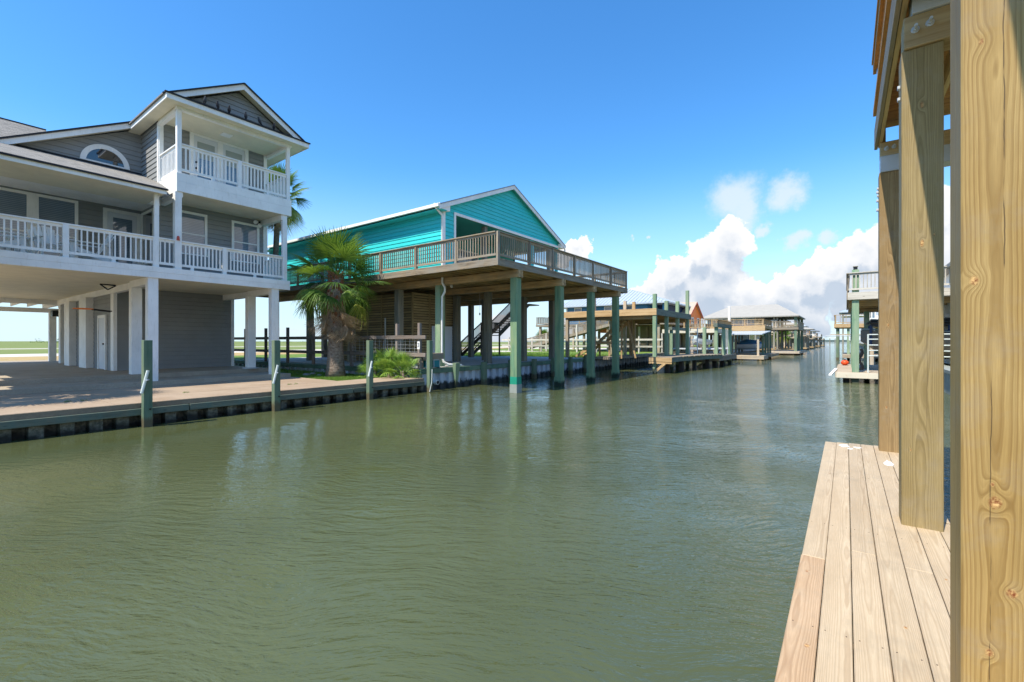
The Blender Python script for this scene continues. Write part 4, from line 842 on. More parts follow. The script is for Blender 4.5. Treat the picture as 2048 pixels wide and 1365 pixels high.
# stairs behind
def stair(par, x0, x1, y0, z0, n, mk, rise=.20, run=.30, closed=False):
    for k in range(n): box('tread', par, mk, x0, x1, y0 + k * run, y0 + k * run + run + .02, z0 + (k + 1) * rise - .045, z0 + (k + 1) * rise)
    for x in (x0, x1): MB().bar((x, y0 - .05, z0 - .02), (x, y0 + n * run, z0 + n * rise - .1), .05, .26).build('stringer', M(mk), par)
ST = thing('staircase', 'dark wooden stairs climbing behind the posts of the turquoise house', 'stairs', (-23.2, 28, .88))
x0, x1 = -23.7, -22.7
stair(ST, x0, x1, 25.7, .88, 8, 'darkwood', .20, .30); box('landing', ST, 'darkwood', x0 - .05, x1 + .05, 28.1, 29.2, 2.42, 2.48); stair(ST, x0, x1, 29.2, 2.48, 14, 'darkwood', .20, .30)
for (ya, za_, yb, zb_) in ((25.7, .95, 28.1, 2.5), (28.1, 2.5, 29.2, 2.5), (29.2, 2.5, 33.4, 5.3)):
    for x in (x0, x1):
        MB().bar((x, ya, za_ + .95), (x, yb, zb_ + .95), .05, .09).build('handrail', M('darkwood'), ST); MB().bar((x, ya, za_ + .2), (x, yb, zb_ + .2), .04, .07).build('bottom_rail', M('darkwood'), ST)
        n_ = int((yb - ya) / .13)
        for k in range(n_): t_ = (k + .5) / n_; yy, zz = ya + (yb - ya) * t_, za_ + (zb_ - za_) * t_; box('baluster', ST, 'darkwood', x - .018, x + .018, yy - .018, yy + .018, round(zz + .2, 2), round(zz + .2, 2) + .74)
for (yy, zz) in ((25.7, 1.95), (28.1, 3.5), (29.2, 3.5)):
    for x in (x0, x1): box('newel_post', ST, 'darkwood', x - .05, x + .05, yy - .05, yy + .05, .88, zz)
for x in (x0, x1): box('newel_post', ST, 'darkwood', x - .06, x + .06, 32.9, 33.02, .80, 6.2)
box('landing', ST, 'darkwood', x0 - .1, x1 + .1, 33.4, 35, 5.22, 5.30)
# small things on the turquoise lot
bx = thing('bench', 'weathered plank bench on the turquoise lot corner above two teal boxes', 'bench', (-13.9, 13.1, .88))
box('seat', bx, 'weathered', -13.98, -13.70, 12.64, 13.80, 1.24, 1.50, .01); box('leg', bx, 'weathered', -13.92, -13.8, 12.68, 12.74, .88, 1.238); box('leg', bx, 'weathered', -13.92, -13.8, 13.62, 13.68, .88, 1.238)
for i, (y, lab) in enumerate(((12.80, 'teal storage box with a white square label under the bench'), (13.22, 'plain teal storage box under the bench, right of the labelled one'))):
    t = thing('storage_box', lab, 'box', (-13.8, y + .17, .88), 'teal boxes under the bench')
    box('body', t, 'tealbox', -13.98, -13.72, y + .015, y + .335, .90, 1.20, .02); box('rim', t, 'pvc', -13.99, -13.71, y, y + .35, 1.20, 1.235, .01)
    for yy in (y, y + .33): box('edge', t, 'pvc', -13.725, -13.70, yy, yy + .02, .89, 1.20)
    if i == 0: box('label', t, 'white', -13.7195, -13.712, y + .13, y + .24, 1.0, 1.11)
ab = thing('air_pump', 'white cap on a pipe stub low on the corrugated bulkhead', 'pipe', (-13.62, 13.4, .25)); MB().tube([(-13.66, 13.25, .30), (-13.50, 13.25, .30)], .10, 12).build('pipe', M('pvc'), ab)
MB().tube([(-13.499, 13.25, .30), (-13.49, 13.25, .30)], .07, 12).build('opening', M('black'), ab)
hoc = bx

# fence between the lots
FN = thing('fence', 'dark two-rail wooden fence between the two houses', 'fence', (-24, 12.5, .8))
for x in (-13.75, -15.1, -18.3, -21.5, -24.0, -26.4, -28.9, -31.5): box('fence_post', FN, 'fencewood', x - .06, x + .06, 12.43, 12.55, .80, 2.72)
for k, x in enumerate((-13.3, -18.3, -24.0, -29.0)):
    x2 = (-18.28, -23.98, -28.98, -32)[k]
    for z in (2.08, 1.38): box('rail', FN, 'fencewood', x2, x, 12.375, 12.425, z, z + .15)
m_ = MB()
for k in range(17): x = -18.2 + k * .28; m_.box(x, x + .006, 12.44, 12.446, .9, 2.2)
for k in range(9): z = 1.0 + k * .14; m_.box(-18.2, -13.7, 12.44, 12.446, z, z + .006)
m_.build('wire_mesh', M('steel'), FN)
f2 = thing('fence', 'short brown gate fence at the back of the grey house', 'fence', (-38, 14, .8))
for x, y, h in ((-34.5, 12.9, 2.1), (-37.5, 14.0, 1.9)): box('fence_post', f2, 'brownbeam', x - .08, x + .08, y - .08, y + .08, .8, .8 + h)
box('rail', f2, 'palewood', -38.5, -34, 13.0, 13.05, 2.25, 2.42)
num = thing('number_sign', 'small white house number 3 sign on the fence end post', 'sign', (-13.68, 12.38, 1.75))
box('plate', num, 'white', -13.72, -13.58, 12.335, 12.35, 1.68, 1.98); 
def text(s, size, loc, rot, mk, name='lettering', par=None, ext=.002):
    cu = bpy.data.curves.new('t', 'FONT'); cu.body = s; cu.size = size; cu.extrude = ext; cu.align_x = 'CENTER'; cu.align_y = 'CENTER'
    tmp = bpy.data.objects.new('t', cu); sc.collection.objects.link(tmp); dg = bpy.context.evaluated_depsgraph_get(); me = bpy.data.meshes.new_from_object(tmp.evaluated_get(dg)); bpy.data.objects.remove(tmp)
    me.materials.clear(); me.materials.append(M(mk)); o = link(name, me, par, loc); o.rotation_euler = rot; return o
text('3', .24, (-13.65, 12.33, 1.83), (R(90), 0, 0), 'navy', par=num)
for k, (x, y, r_) in enumerate(((-18.8, 10.6, .16), (-18.3, 10.9, .11), (-19.2, 11.1, .14))):
    v = MB()
    import bmesh
    bm = bmesh.new(); bmesh.ops.create_icosphere(bm, subdivisions=2, radius=r_)
    for q in bm.verts: q.co *= 1 + .25 * mnoise.noise(q.co * 7 + Vector((k, 0, 0))); q.co.z *= .5
    me = bpy.data.meshes.new('m'); bm.to_mesh(me); bm.free(); me.materials.append(M('stone'))
    link('rock', me, None, (x, y, .53), label=('largest flat grey rock in the lawn behind the right column', 'smallest flat grey rock in the lawn near the column', 'middle grey rock farther back in the lawn near the column')[k], category='rock', group='rocks in the lawn by the column')
# grass blades on the lawn near the palm
m_ = MB()
for k in range(15000):
    x = rnd.uniform(-19.9, -14.98); y = rnd.uniform(9.65, 12.25)
    if x > -18.2 and y < 9.7: continue
    if (x + 17.4) ** 2 + (y - 11.1) ** 2 < .3: continue
    a = rnd.random() * 6.28; h = rnd.uniform(.03, .085); m_.poly([(x - .006 * math.cos(a), y - .006 * math.sin(a), .5), (x + .006 * math.cos(a), y + .006 * math.sin(a), .5), (x + rnd.uniform(-.03, .03), y + rnd.uniform(-.03, .03), .5 + h)], [(0, 1, 2)])
for k in range(5000):
    x = rnd.uniform(-36, -19.9); y = rnd.uniform(9.7, 12.25); a = rnd.random() * 6.28; h = rnd.uniform(.04, .16)
    m_.poly([(x - .01 * math.cos(a), y - .01 * math.sin(a), .5), (x + .01 * math.cos(a), y + .01 * math.sin(a), .5), (x + rnd.uniform(-.04, .04), y + rnd.uniform(-.04, .04), .5 + h)], [(0, 1, 2)])
m_.build('grass', M('grassblade'), None, kind='stuff', label='short green grass of the lawn round the palm trunk')
m_ = MB()
for k in range(9000):
    x = rnd.uniform(-34, -13.9); y = 27.4 + abs(rnd.gauss(0, 5)); a = rnd.random() * 6.28; h = rnd.uniform(.06, .22)
    m_.poly([(x - .015 * math.cos(a), y - .015 * math.sin(a), .8), (x + .015 * math.cos(a), y + .015 * math.sin(a), .8), (x + rnd.uniform(-.06, .06), y + rnd.uniform(-.06, .06), .8 + h)], [(0, 1, 2)])
m_.build('grass', M('grassblade'), None, kind='stuff', label='bright grass of the open lot past the turquoise house')

# ------------------------------------------------------------------ palms
def fan(rg, pet, rad, n, mk, droop, spread=105, tip=.55, fold=.0, width=1.):
    """fan leaf: petiole along +X, then a pleated blade of joined segments with free drooping tips"""
    m_ = MB(); P = []; 
    for k in range(5): s = k / 4; P.append((pet * s, 0, -droop * .30 * pet * s * s))
    m_.tube(P, [.022, .016, .013, .011, .008], 4); hub = Vector(P[-1])
    for i in range(n):
        a = R(-spread + 2 * spread * (i + .5) / n) + rg.uniform(-.03, .03); L = rad * (1 - .28 * (a / R(spread)) ** 2) * rg.uniform(.88, 1.06); da = R(spread) / n * width
        pts = []
        for s, wv in ((0, .25), (.28, 1), (.46, 1.), (.74, .62), (1.0, .03)):
            r_ = L * s; wd_ = L * .46 * math.tan(da) * 1.05 if s > .46 else r_ * math.tan(da) * 1.05; wd_ = max(.003, wd_ * (wv if s > .46 else 1))
            dz_ = -droop * rad * (s ** 2.2) * .55 - fold * abs(math.sin(a)) * r_ * .5 - (max(0, s - tip) ** 1.3) * droop * rad * rg.uniform(.4, 1.5)
            c = hub + Vector((math.cos(a) * r_, math.sin(a) * r_, dz_)); sd_ = Vector((-math.sin(a), math.cos(a), 0)) * wd_
            pts.append((c - sd_, c + Vector((0, 0, wd_ * .55)), c + sd_))
        k0 = len(m_.v); m_.v += [tuple(q) for p in pts for q in p]
        for j in range(4):
            b_ = k0 + j * 3; m_.f += [(b_, b_ + 1, b_ + 4, b_ + 3), (b_ + 1, b_ + 2, b_ + 5, b_ + 4)]
    return m_.mesh(M(mk))
rg = random.Random(11)
def palm(label, x, y, z0, zc, r0, r1, pets, rads, nf, ndead=0, skirt=False, seed=1, group=None, elmin=-40, flare=True, lean=(0, 0), light=False):
    g_ = random.Random(seed); t = thing('palm_tree', label, 'palm tree', (x, y, z0), group); H_ = zc - z0
    P, RR = [], []
    for k in range(12):
        s = k / 11; P.append((x + lean[0] * s * s, y + lean[1] * s * s, z0 - .05 + H_ * s))
        fl_ = (math.exp(-s * 9) * .30 + math.exp(-s * 3) * .18) if flare else math.exp(-s * 12) * .1
        RR.append((r0 * (1 - s) + r1 * s) * (1 + fl_) * g_.uniform(.96, 1.04))
    MB().tube(P, RR, 20).build('trunk', M('bark'), t, True)
    if skirt:                                           # old leaf bases and dead boots round the upper trunk
        m_ = MB()
        for k in range(150):
            s = g_.uniform(.40, 1.02); a = g_.random() * 6.28; zz = z0 + H_ * s; rr = r0 * .92; o = Vector((math.cos(a), math.sin(a), 0)); tn = Vector((-math.sin(a), math.cos(a), 0)); c = Vector((x, y, zz)) + o * rr * .8
            m_.hexa([c - tn * .08 - o * .02, c + tn * .08 - o * .02, c + tn * .08 + o * .03, c - tn * .08 + o * .03], [c - tn * .03 + Vector((0, 0, .2)) + o * .10, c + tn * .03 + Vector((0, 0, .2)) + o * .10, c + tn * .025 + Vector((0, 0, .2)) + o * .13, c - tn * .025 + Vector((0, 0, .2)) + o * .13])
        m_.build('leaf_bases', M('boots'), t, kind='stuff')
    ctr = Vector(P[-1])
    kinds = (('leaflight',) * 4 if light else ('leaf', 'leafdark', 'leaf', 'leafyellow'))
    ms = [fan(g_, pets * f1_, rads * f2_, 30 if rads > .6 else 16, kinds[i], dr, fold=fo) for i, (f1_, f2_, dr, fo) in enumerate(((1, 1, .22, .0), (1.05, .95, .4, .2), (.85, 1, .6, .3), (.95, .9, .9, .5)))]
    for k in range(nf):
        s = (k + .5) / nf; el = R(82 - (82 - elmin) * s ** .85) + g_.uniform(-.12, .12); az = k * 2.39996 + g_.uniform(-.25, .25)
        i = 0 if s < .35 else (g_.choice((0, 1)) if s < .6 else g_.choice((1, 2, 2, 3)))
        d = Vector((math.cos(az) * math.cos(el), math.sin(az) * math.cos(el), math.sin(el)))
        o = link('frond', ms[i], t, ctr + d * .05 + Vector((0, 0, -.35 * s)))
        o.rotation_mode = 'QUATERNION'; o.rotation_quaternion = d.to_track_quat('X', 'Z') @ Euler((g_.uniform(-.7, .7), 0, 0)).to_quaternion(); q = g_.uniform(.85, 1.08); o.scale = (q, q, q)
    if ndead:
        dm = [fan(g_, pets * .75, rads * .66, 15, 'leafdead', dr, spread=50, fold=1.3, width=.9) for dr in (1.0, 1.5)]
        for k in range(ndead):
            az = k * 2.39996 + g_.uniform(-.3, .3); el = R(g_.uniform(-88, -72)); d = Vector((math.cos(az) * math.cos(el), math.sin(az) * math.cos(el), math.sin(el)))
            lv = g_.uniform(.12, .32) if skirt else g_.uniform(0, .1)
            o = link('dead_frond', dm[k % 2], t, ctr + Vector((math.cos(az) * r1 * 1.1, math.sin(az) * r1 * 1.1, -H_ * lv - .1)))
            o.rotation_mode = 'QUATERNION'; o.rotation_quaternion = d.to_track_quat('X', 'Z') @ Euler((g_.uniform(-1.2, 1.2), 0, 0)).to_quaternion(); q = g_.uniform(.8, 1.1); o.scale = (q, q, q)
    return t
palm('fan palm with a skirt of dead brown fronds on the lawn between the houses', -17.4, 11.1, .5, 4.75, .30, .27, 1.15, .95, 42, 42, True, 4, elmin=-36)
palm('tall slim palm rising behind the right corner of the grey house', -24.0, 11.75, .5, 9.7, .16, .13, .85, .85, 40, 14, False, 9, flare=False, lean=(.0, .25))
palm('palm on the left of the grey house whose shade falls on the walk', -16.95, -.75, .5, 5.6, .2, .17, 1.0, 1.05, 40, 6, False, 21, flare=False)
for i, (x, y, z, s, lab) in enumerate(((-14.1, 11.95, .52, 1.0, 'young bright palm nearest the number sign post'), (-14.9, 11.9, .52, 1.25, 'largest young bright palm in the row below the fence'), (-15.7, 11.85, .52, 1.05, 'young bright palm left of the largest one below the fence'), (-16.3, 12.0, .52, .8, 'small young palm half hidden behind the tall palm trunk'), (-14.4, 12.1, .52, .95, 'young bright palm leaning on the corrugated wall'), (-15.3, 12.12, .52, .95, 'young bright palm at the back of the row by the wall'))):
    palm(lab, x, y, z, z + .35 * s, .06, .05, .42 * s, .42 * s, 13, 0, False, 30 + i, 'young palms below the fence', elmin=5, flare=False, light=True)
palm('small palm far behind the ramp of the blue house', -38, 60, .8, 2.6, .25, .22, .6, 1.0, 26, 0, False, 50, flare=False, elmin=0); palm('small palm on the lot beyond the long teal roof house', -9.6, 98, .8, 3.1, .25, .22, .7, 1.1, 26, 0, False, 51, flare=False, elmin=-10)
# ------------------------------------------------------------------ neighbours up the canal (left bank)
def hiproof(par, mk, x0, x1, y0, y1, ze, zr, rx0, rx1, ry=None, ribs=0, hy=0.):
    ry = (y0 + y1) / 2 if ry is None else ry
    A, B_, C, D_ = (x0, y0, ze), (x1, y0, ze), (x1, y1, ze), (x0, y1, ze); E_, F_ = (rx0, ry, zr), (rx1, ry, zr)
    m_ = MB().poly([A, B_, C, D_, E_, F_, (x0, y0, ze - .15), (x1, y0, ze - .15), (x1, y1, ze - .15), (x0, y1, ze - .15)],
                   [(0, 1, 5, 4), (1, 2, 5), (2, 3, 4, 5), (3, 0, 4), (0, 6, 7, 1), (1, 7, 8, 2), (2, 8, 9, 3), (3, 9, 6, 0), (9, 8, 7, 6)])
    rf = m_.build('roof', M(mk), par)
    if ribs:
        r_ = MB(); x = x0 + ribs / 2
        while x < x1:                       # standing seams up the slope facing the camera and the hips
            t_ = 1.0 if rx0 <= x <= rx1 else ((x - x0) / (rx0 - x0) if x < rx0 else (x1 - x) / (x1 - rx1))
            r_.bar((x, y0, ze + .03), (x, y0 + (ry - y0) * t_, ze + (zr - ze) * t_ + .03), .05, .06); x += ribs
        y = y0 + ribs / 2
        while y < y1:
            t_ = 1 - abs(y - ry) / (ry - y0) if y < ry else 1 - (y - ry) / (y1 - ry)
            r_.bar((x1, y, ze + .03), (x1 + (rx1 - x1) * t_, y, ze + (zr - ze) * t_ + .03), .05, .06); y += ribs
        r_.build('roof_seams', M(mk), rf, kind='stuff')
    return rf
def plainwall(par, mk, x0, x1, y0, y1, z0, z1, step=.22):
    wl = box('wall', par, mk, x0, x1, y0, y1, z0, z1); m_ = MB(); z = z0 + step
    while z < z1: m_.box(x0 - .012, x1 + .012, y0 - .012, y1 + .012, z - .03, z); z += step
    m_.build('siding_laps', M(mk), wl, kind='stuff'); return wl
# tan boat deck next door
TD = thing('boat_deck', 'new tan timber boat deck with green posts poking above it, beside the turquoise house', 'deck', (-12, 32, .8))
for (x, y, zt, mk) in ((-9.65, 28.25, 4.95, 'greenlow'), (-9.65, 30.55, 4.67, 'greenlow'), (-9.65, 33.0, 4.81, 'greenlow'), (-9.65, 35.5, 5.80, 'greenlow'), (-13.75, 35.3, 5.15, 'brownbeam'), (-14.5, 35.3, 5.25, 'palewood'), (-13.85, 28.3, 5.05, 'palewood'), (-15.9, 28.3, 4.0, 'palewood'), (-15.8, 35.5, 3.7, 'palewood'), (-12.6, 31.8, 3.7, 'brownbeam')): post(TD, x, y, -1 if x > -11 else .8, zt, mk, .22)
box('fascia', TD, 'tan', -16.1, -9.5, 28.10, 28.14, 3.62, 4.04, .005); box('fascia', TD, 'greygreen', -9.53, -9.49, 28.14, 35.9, 3.62, 4.02, .005)
for k in range(9): box('joist', TD, 'tan', -16, -9.54, 28.9 + k * .85, 28.95 + k * .85, 3.66, 3.94)
for k in range(45): box('deck_board', TD, 'tan', -16.0 + k * .144, -15.86 + k * .144, 28.15, 35.9, 3.945, 3.985)
box('beam', TD, 'brownbeam', -16, -9.8, 28.38, 28.48, 3.40, 3.655); box('beam', TD, 'brownbeam', -16, -9.8, 35.4, 35.5, 3.40, 3.655)
ts = thing('staircase', 'open tan timber stairs climbing to the new boat deck', 'stairs', (-14, 30, .8))
def stairx(par, xa, za_, n, y0, y1, mk, rise=.19, run=.25):
    for k in range(n): box('tread', par, mk, xa + k * run, xa + k * run + run + .03, y0, y1, za_ + (k + 1) * rise - .05, za_ + (k + 1) * rise)
    for y in (y0, y1): MB().bar((xa - .05, y, za_), (xa + n * run, y, za_ + n * rise - .1), .05, .22).build('stringer', M(mk), par)
stairx(ts, -15.9, .82, 5, 29.6, 30.8, 'tan'); box('landing', ts, 'tan', -14.7, -13.2, 29.5, 30.9, 1.78, 1.98); stairx(ts, -13.7 - .3, 1.98, 8, 29.6, 30.8, 'tan', .20, .22)
for (x, y) in ((-14.6, 29.6), (-13.3, 29.6), (-14.6, 30.8), (-13.3, 30.8)): box('leg', ts, 'tan', x - .05, x + .05, y - .05, y + .05, .8, 1.78)
MB().bar((-12.1, 29.6, 3.9), (-11.4, 29.6, .85), .1, .1).build('brace', M('tan'), ts); MB().bar((-12.4, 29.6, 3.2), (-12.4, 29.6, .8), .1, .1).build('leg', M('tan'), ts)
D1 = thing('dock', 'low curved plank dock round the green posts of the tan boat deck', 'dock', (-9, 32, .5))
pts = [(-9.92, 28.02), (-8.55, 28.02), (-8.5, 30.0), (-8.35, 32.0), (-8.1, 33.8), (-7.75, 35.6), (-7.5, 37), (-9.3, 37), (-9.92, 34)]
n = len(pts); MB().poly([(x, y, z) for z in (.70, .97) for x, y in pts], [tuple(range(n, 2 * n)), tuple(reversed(range(n)))] + [(i, (i + 1) % n, (i + 1) % n + n, i + n) for i in range(n)]).build('frame', M('greygreen'), D1)
y = 28.05
while y < 36.8:
    xr = -8.5 if y < 30 else (-8.5 + (y - 30) * .11 if y < 33.8 else -8.08 + (y - 33.8) * .19); box('plank', D1, 'weathered', -9.95, round(xr + .04, 1), y, y + .14, .972, 1.01); y += .146
box('end_board', D1, 'tan', -9.95, -8.52, 27.97, 28.015, .72, .98); box('end_board', D1, 'tan', -9.95, -8.52, 27.99, 28.03, .60, .70); MB().bar((-9.6, 28.0, .05), (-8.95, 28.0, .62), .06, .15).build('brace', M('tan'), D1)
for (x, y) in ((-8.95, 28.6), (-8.7, 30.6), (-8.5, 33), (-8.2, 35.4)): box('pile', D1, 'darkwood', x - .12, x + .12, y - .12, y + .12, -1, .70)
for (x, y) in ((-9.3, 30.5), (-9.2, 32.6)): post(D1, x, y, -1, .7, 'greenlow', .2, 'pile')
wkw = box('walkway', None, 'weathered', -13.6, -12.5, 27.8, 38.5, .78, .95, label='dark timber walkway along the bulkhead under the tan boat deck', category='walkway')
# blue house with ribbed metal roof
BH = thing('stilt_house', 'blue house with a ribbed silver metal hip roof behind the tan boat deck', 'house', (-22, 55, .8))
plainwall(BH, 'blue', -28.3, -18.0, 50.2, 58, 4.0, 6.25); hiproof(BH, 'roofmetal', -29.4, -15.4, 49.2, 59.0, 6.28, 8.35, -26.5, -24.0 + 2.5, None, .45)
for (a, b_) in ((-27.2, -26.2), (-23.2, -22.2), (-20.6, -19.7)): window(BH, 'y', 50.18, a, b_, 4.9, 6.1)
box('corner_trim', BH, 'white', -28.36, -28.2, 50.14, 50.19, 4.0, 6.2); box('porch_wall', BH, 'navy', -17.99, -16.2, 52, 58, 4.0, 6.2); post(BH, -16.0, 50, 4.0, 6.2, 'blue', .35, 'porch_post')
box('deck', BH, 'weathered', -31, -15.6, 47.2, 50.18, 3.75, 3.98); box('deck', BH, 'weathered', -18, -14.6, 47.2, 58, 3.74, 3.97)
railing(BH, 'weathered', (-31, 47.3), (-16, 47.3), 3.98, .95, posts=(-30.9, -28, -25, -22, -19, -16.1), sp=.16, lod=True); railing(BH, 'weathered', (-30.9, 47.4), (-30.9, 50.1), 3.98, .95, sp=.16, lod=True)
for x in (-30.5, -27.5, -24.5, -21.5, -18.5, -15.8):
    for y in (47.5, 51.5, 56): post(BH, x, y, .8, 3.74, 'palewood', .25)
plainwall(BH, 'tanwall', -22.5, -16.4, 51.7, 57, .8, 3.73)
for x in (-22.0, -19.6, -17.3): box('trim', BH, 'white', x, x + .25, 51.62, 51.68, .8, 3.7)
RP = thing('ramp', 'long grey wooden ramp with slatted sides rising to the blue house deck', 'ramp', (-26, 46, .8))
ra, rb = Vector((-31.5, 46, 1.15)), Vector((-19.5, 46, 3.95))
for y in (45.4, 46.7):
    MB().bar(ra + Vector((0, y - 46, 0)), rb + Vector((0, y - 46, 0)), .08, .3).build('side_beam', M('weathered'), RP); MB().bar(ra + Vector((0, y - 46, 1.0)), rb + Vector((0, y - 46, 1.0)), .08, .12).build('handrail', M('weathered'), RP)
    m_ = MB()
    for k in range(84): p_ = ra.lerp(rb, k / 83) + Vector((0, y - 46, 0)); m_.box(p_.x - .03, p_.x + .03, y - .02, y + .02, p_.z, p_.z + 1.0)
    m_.build('slats', M('weathered'), RP, kind='stuff')
MB().bar(ra + Vector((0, .05, .1)), rb + Vector((0, .05, .1)), 1.2, .06).build('walkway', M('weathered'), RP)
for k in range(6): p_ = ra.lerp(rb, (k + .6) / 6); box('post', RP, 'bleached', p_.x - .08, p_.x + .08, 45.3, 45.44, .8, p_.z + 1.0)
WF = thing('fence', 'pale two-board fence across the lot in front of the blue house', 'fence', (-24, 43, .8))
for k in range(9): box('fence_post', WF, 'bleached', -32 + k * 2.25 - .06, -32 + k * 2.25 + .06, 42.95, 43.07, .8, 2.45 + (.3 if k == 8 else 0))
for z in (2.05, 1.38): box('rail', WF, 'bleached', -33, -13.9, 42.90, 42.948, z, z + .17)
sheet('drive', 'road', [(-46, 59), (-14, 59), (-14, 71), (-46, 71)], GL + .004)
sheet('yard', 'road', [(-50, 27.5), (-35, 27.5), (-28, 45), (-50, 45)], GL + .004)
# orange house
OH = thing('stilt_house', 'bright orange gabled house with a tan shingle roof', 'house', (-20, 59, .8))
plainwall(OH, 'orange', -27, -15.2, 56.5, 62.2, 3.1, 5.15)
extrude_x('gable', OH, 'orange', -15.5, -15.2, [(56.5, 5.15), (62.2, 5.15), (59.35, 6.75)])
for s, (ya, yb) in enumerate(((56.2, 59.35), (62.5, 59.35))): slabroof('roof', OH, 'rooftan', [(-14.95, ya, 5.02), (-14.95, yb, 6.90), (-27.5, yb, 6.90), (-27.5, ya, 5.02)], .08); extrude_x('rake_board', OH, 'red', -14.98, -14.93, [(ya, 4.84), (yb, 6.72), (yb, 6.89), (ya, 5.01)])
for (a, b_) in ((57.5, 58.6), (60.1, 61.2)): window(OH, 'x', -15.19, a, b_, 3.4, 4.9)
window(OH, 'y', 56.49, -19, -17.6, 3.7, 4.8); box('deck', OH, 'tan', -22, -12.6, 53.5, 63, 2.75, 3.08); railing(OH, 'palewood', (-22, 53.6), (-12.7, 53.6), 3.09, .85, posts=(-22, -20, -18, -16, -14.5, -12.8), sp=.16, lod=True); railing(OH, 'palewood', (-12.7, 53.7), (-12.7, 63), 3.09, .85, posts=(56, 59, 62), sp=.16, lod=True)
for x in (-21.5, -18.5, -15.5, -13): 
    for y in (53.8, 58, 62.5): post(OH, x, y, .8, 2.74, 'palewood', .25)
plainwall(OH, 'orange', -21, -16, 57.5, 61, .8, 2.74)
# pale roofed boat shelter with tan rail deck between
PD = thing('boat_deck', 'pale painted boat deck with a tan railing in front of the orange house', 'deck', (-11, 49, .8))
box('deck', PD, 'boardcream', -14.8, -9.6, 45.5, 52, 2.78, 3.16); railing(PD, 'brownbeam', (-12.8, 45.6), (-9.7, 45.6), 3.17, .85, posts=(-12.7, -11.2, -9.8), sp=.15, lod=True); railing(PD, 'brownbeam', (-9.7, 45.7), (-9.7, 52), 3.17, .85, posts=(48, 51.9), sp=.15, lod=True)
for x in (-14.4, -12, -9.9):
    for y in (45.8, 49, 51.7): post(PD, x, y, -1 if x > -13 else .8, 2.77, 'greenlow' if x > -11 else 'pvc' if 0 else 'palewood', .24)
box('dock', PD, 'palewood', -13.6, -9.3, 45.2, 52.3, .55, .75)
# boat lift with a watercraft
BL = thing('boat_lift', 'green post boat lift with dark top beams standing on the second low dock', 'boat lift', (-9.5, 40, .5))
for (x, y) in ((-8.95, 37.7), (-8.15, 38.0), (-8.1, 40.4), (-8.1, 42.9), (-11.6, 38.0), (-11.6, 42.9)): post(BL, x, y, -1, 3.08 if x > -9 else 2.9, 'greenlow', .24)
box('top_beam', BL, 'greygreen', -8.3, -8.0, 37.7, 43.2, 3.09, 3.38); box('top_beam', BL, 'greygreen', -11.75, -11.45, 37.7, 43.2, 2.91, 3.15)
for y in (38.6, 42.2): MB().tube([(-11.6, y, 1.35), (-8.1, y, 1.35)], .07, 6).build('cradle_beam', M('steel'), BL); MB().tube([(-8.2, y, 3.1), (-8.2, y, 1.35)], .012, 4).build('cable', M('steel'), BL); MB().tube([(-11.5, y, 2.9), (-11.5, y, 1.35)], .012, 4).build('cable', M('steel'), BL)
for x in (-10.4, -9.3): MB().bar((x, 38.2, 1.5), (x, 42.6, 1.5), .15, .08).build('bunk', M('palewood'), BL)
LD = thing('ladder', 'white steel ladder frame beside the green boat lift', 'ladder', (-9.6, 37, .5))
for x in (-9.9, -9.3): MB().tube([(x, 37.0, .5), (x, 37.0, 3.0)], .04, 6).build('side_rail', M('pvc'), LD)
for k in range(7): MB().tube([(-9.9, 37.0, .8 + k * .32), (-9.3, 37.0, .8 + k * .32)], .025, 6).build('rung', M('pvc'), LD)
D2 = thing('dock', 'low grey dock on dark piles under the green boat lift', 'dock', (-9, 40, .4))
box('frame', D2, 'palewood', -9.9, -7.7, 36.95, 37.0, .48, .82, .005); box('frame', D2, 'weathered', -7.745, -7.70, 37.001, 43.6, .48, .82, .005)
for k in range(45): box('plank', D2, 'weathered', -9.9, -7.68, 36.97 + k * .146, 37.11 + k * .146, .822, .86)
for y in (37.3, 40, 43): box('pile', D2, 'darkwood', -8.3, -8.02, y, y + .28, -1, .48)
MB().bar((-9.3, 36.98, .0), (-8.6, 36.98, .5), .06, .15).build('brace', M('palewood'), D2)
def hullmesh(L, Wd, H_, mk, n=12):
    """boat hull, bow towards +X from 0 to L, keel at z=0"""
    m_ = MB(); secs = []
    for i in range(n + 1):
        s = i / n; w_ = Wd / 2 * (1 - max(0, (s - .55) / .45) ** 2.2) + .01; sheer = H_ * (1 + .22 * s ** 2); kz = H_ * .75 * max(0, (s - .72) / .28) ** 2; x = L * s
        secs.append([(x, -w_, sheer), (x, -w_ * .97, sheer * .62 + kz * .2), (x, -w_ * .80, H_ * .28 + kz * .6), (x, 0, kz), (x, w_ * .80, H_ * .28 + kz * .6), (x, w_ * .97, sheer * .62 + kz * .2), (x, w_, sheer), (x, w_ * .84, sheer - .03), (x, 0, sheer - .10), (x, -w_ * .84, sheer - .03)])
    k = len(secs[0])
    m_.poly([p for s_ in secs for p in s_], [(i * k + j, i * k + (j + 1) % k, (i + 1) * k + (j + 1) % k, (i + 1) * k + j) for i in range(n) for j in range(k)] + [tuple(reversed(range(k))), tuple(n * k + j for j in range(k))])
    return m_
def placed(m_, name, mk, par, loc, rz, smooth=False):
    a = R(rz); m_.v = [(x * math.cos(a) - y * math.sin(a) + loc[0], x * math.sin(a) + y * math.cos(a) + loc[1], z + loc[2]) for x, y, z in m_.v]
    return m_.build(name, M(mk), par, smooth)
JS = thing('jet_ski', 'white and black jet ski raised on the green boat lift', 'jet ski', (-9.9, 40, 1.55))
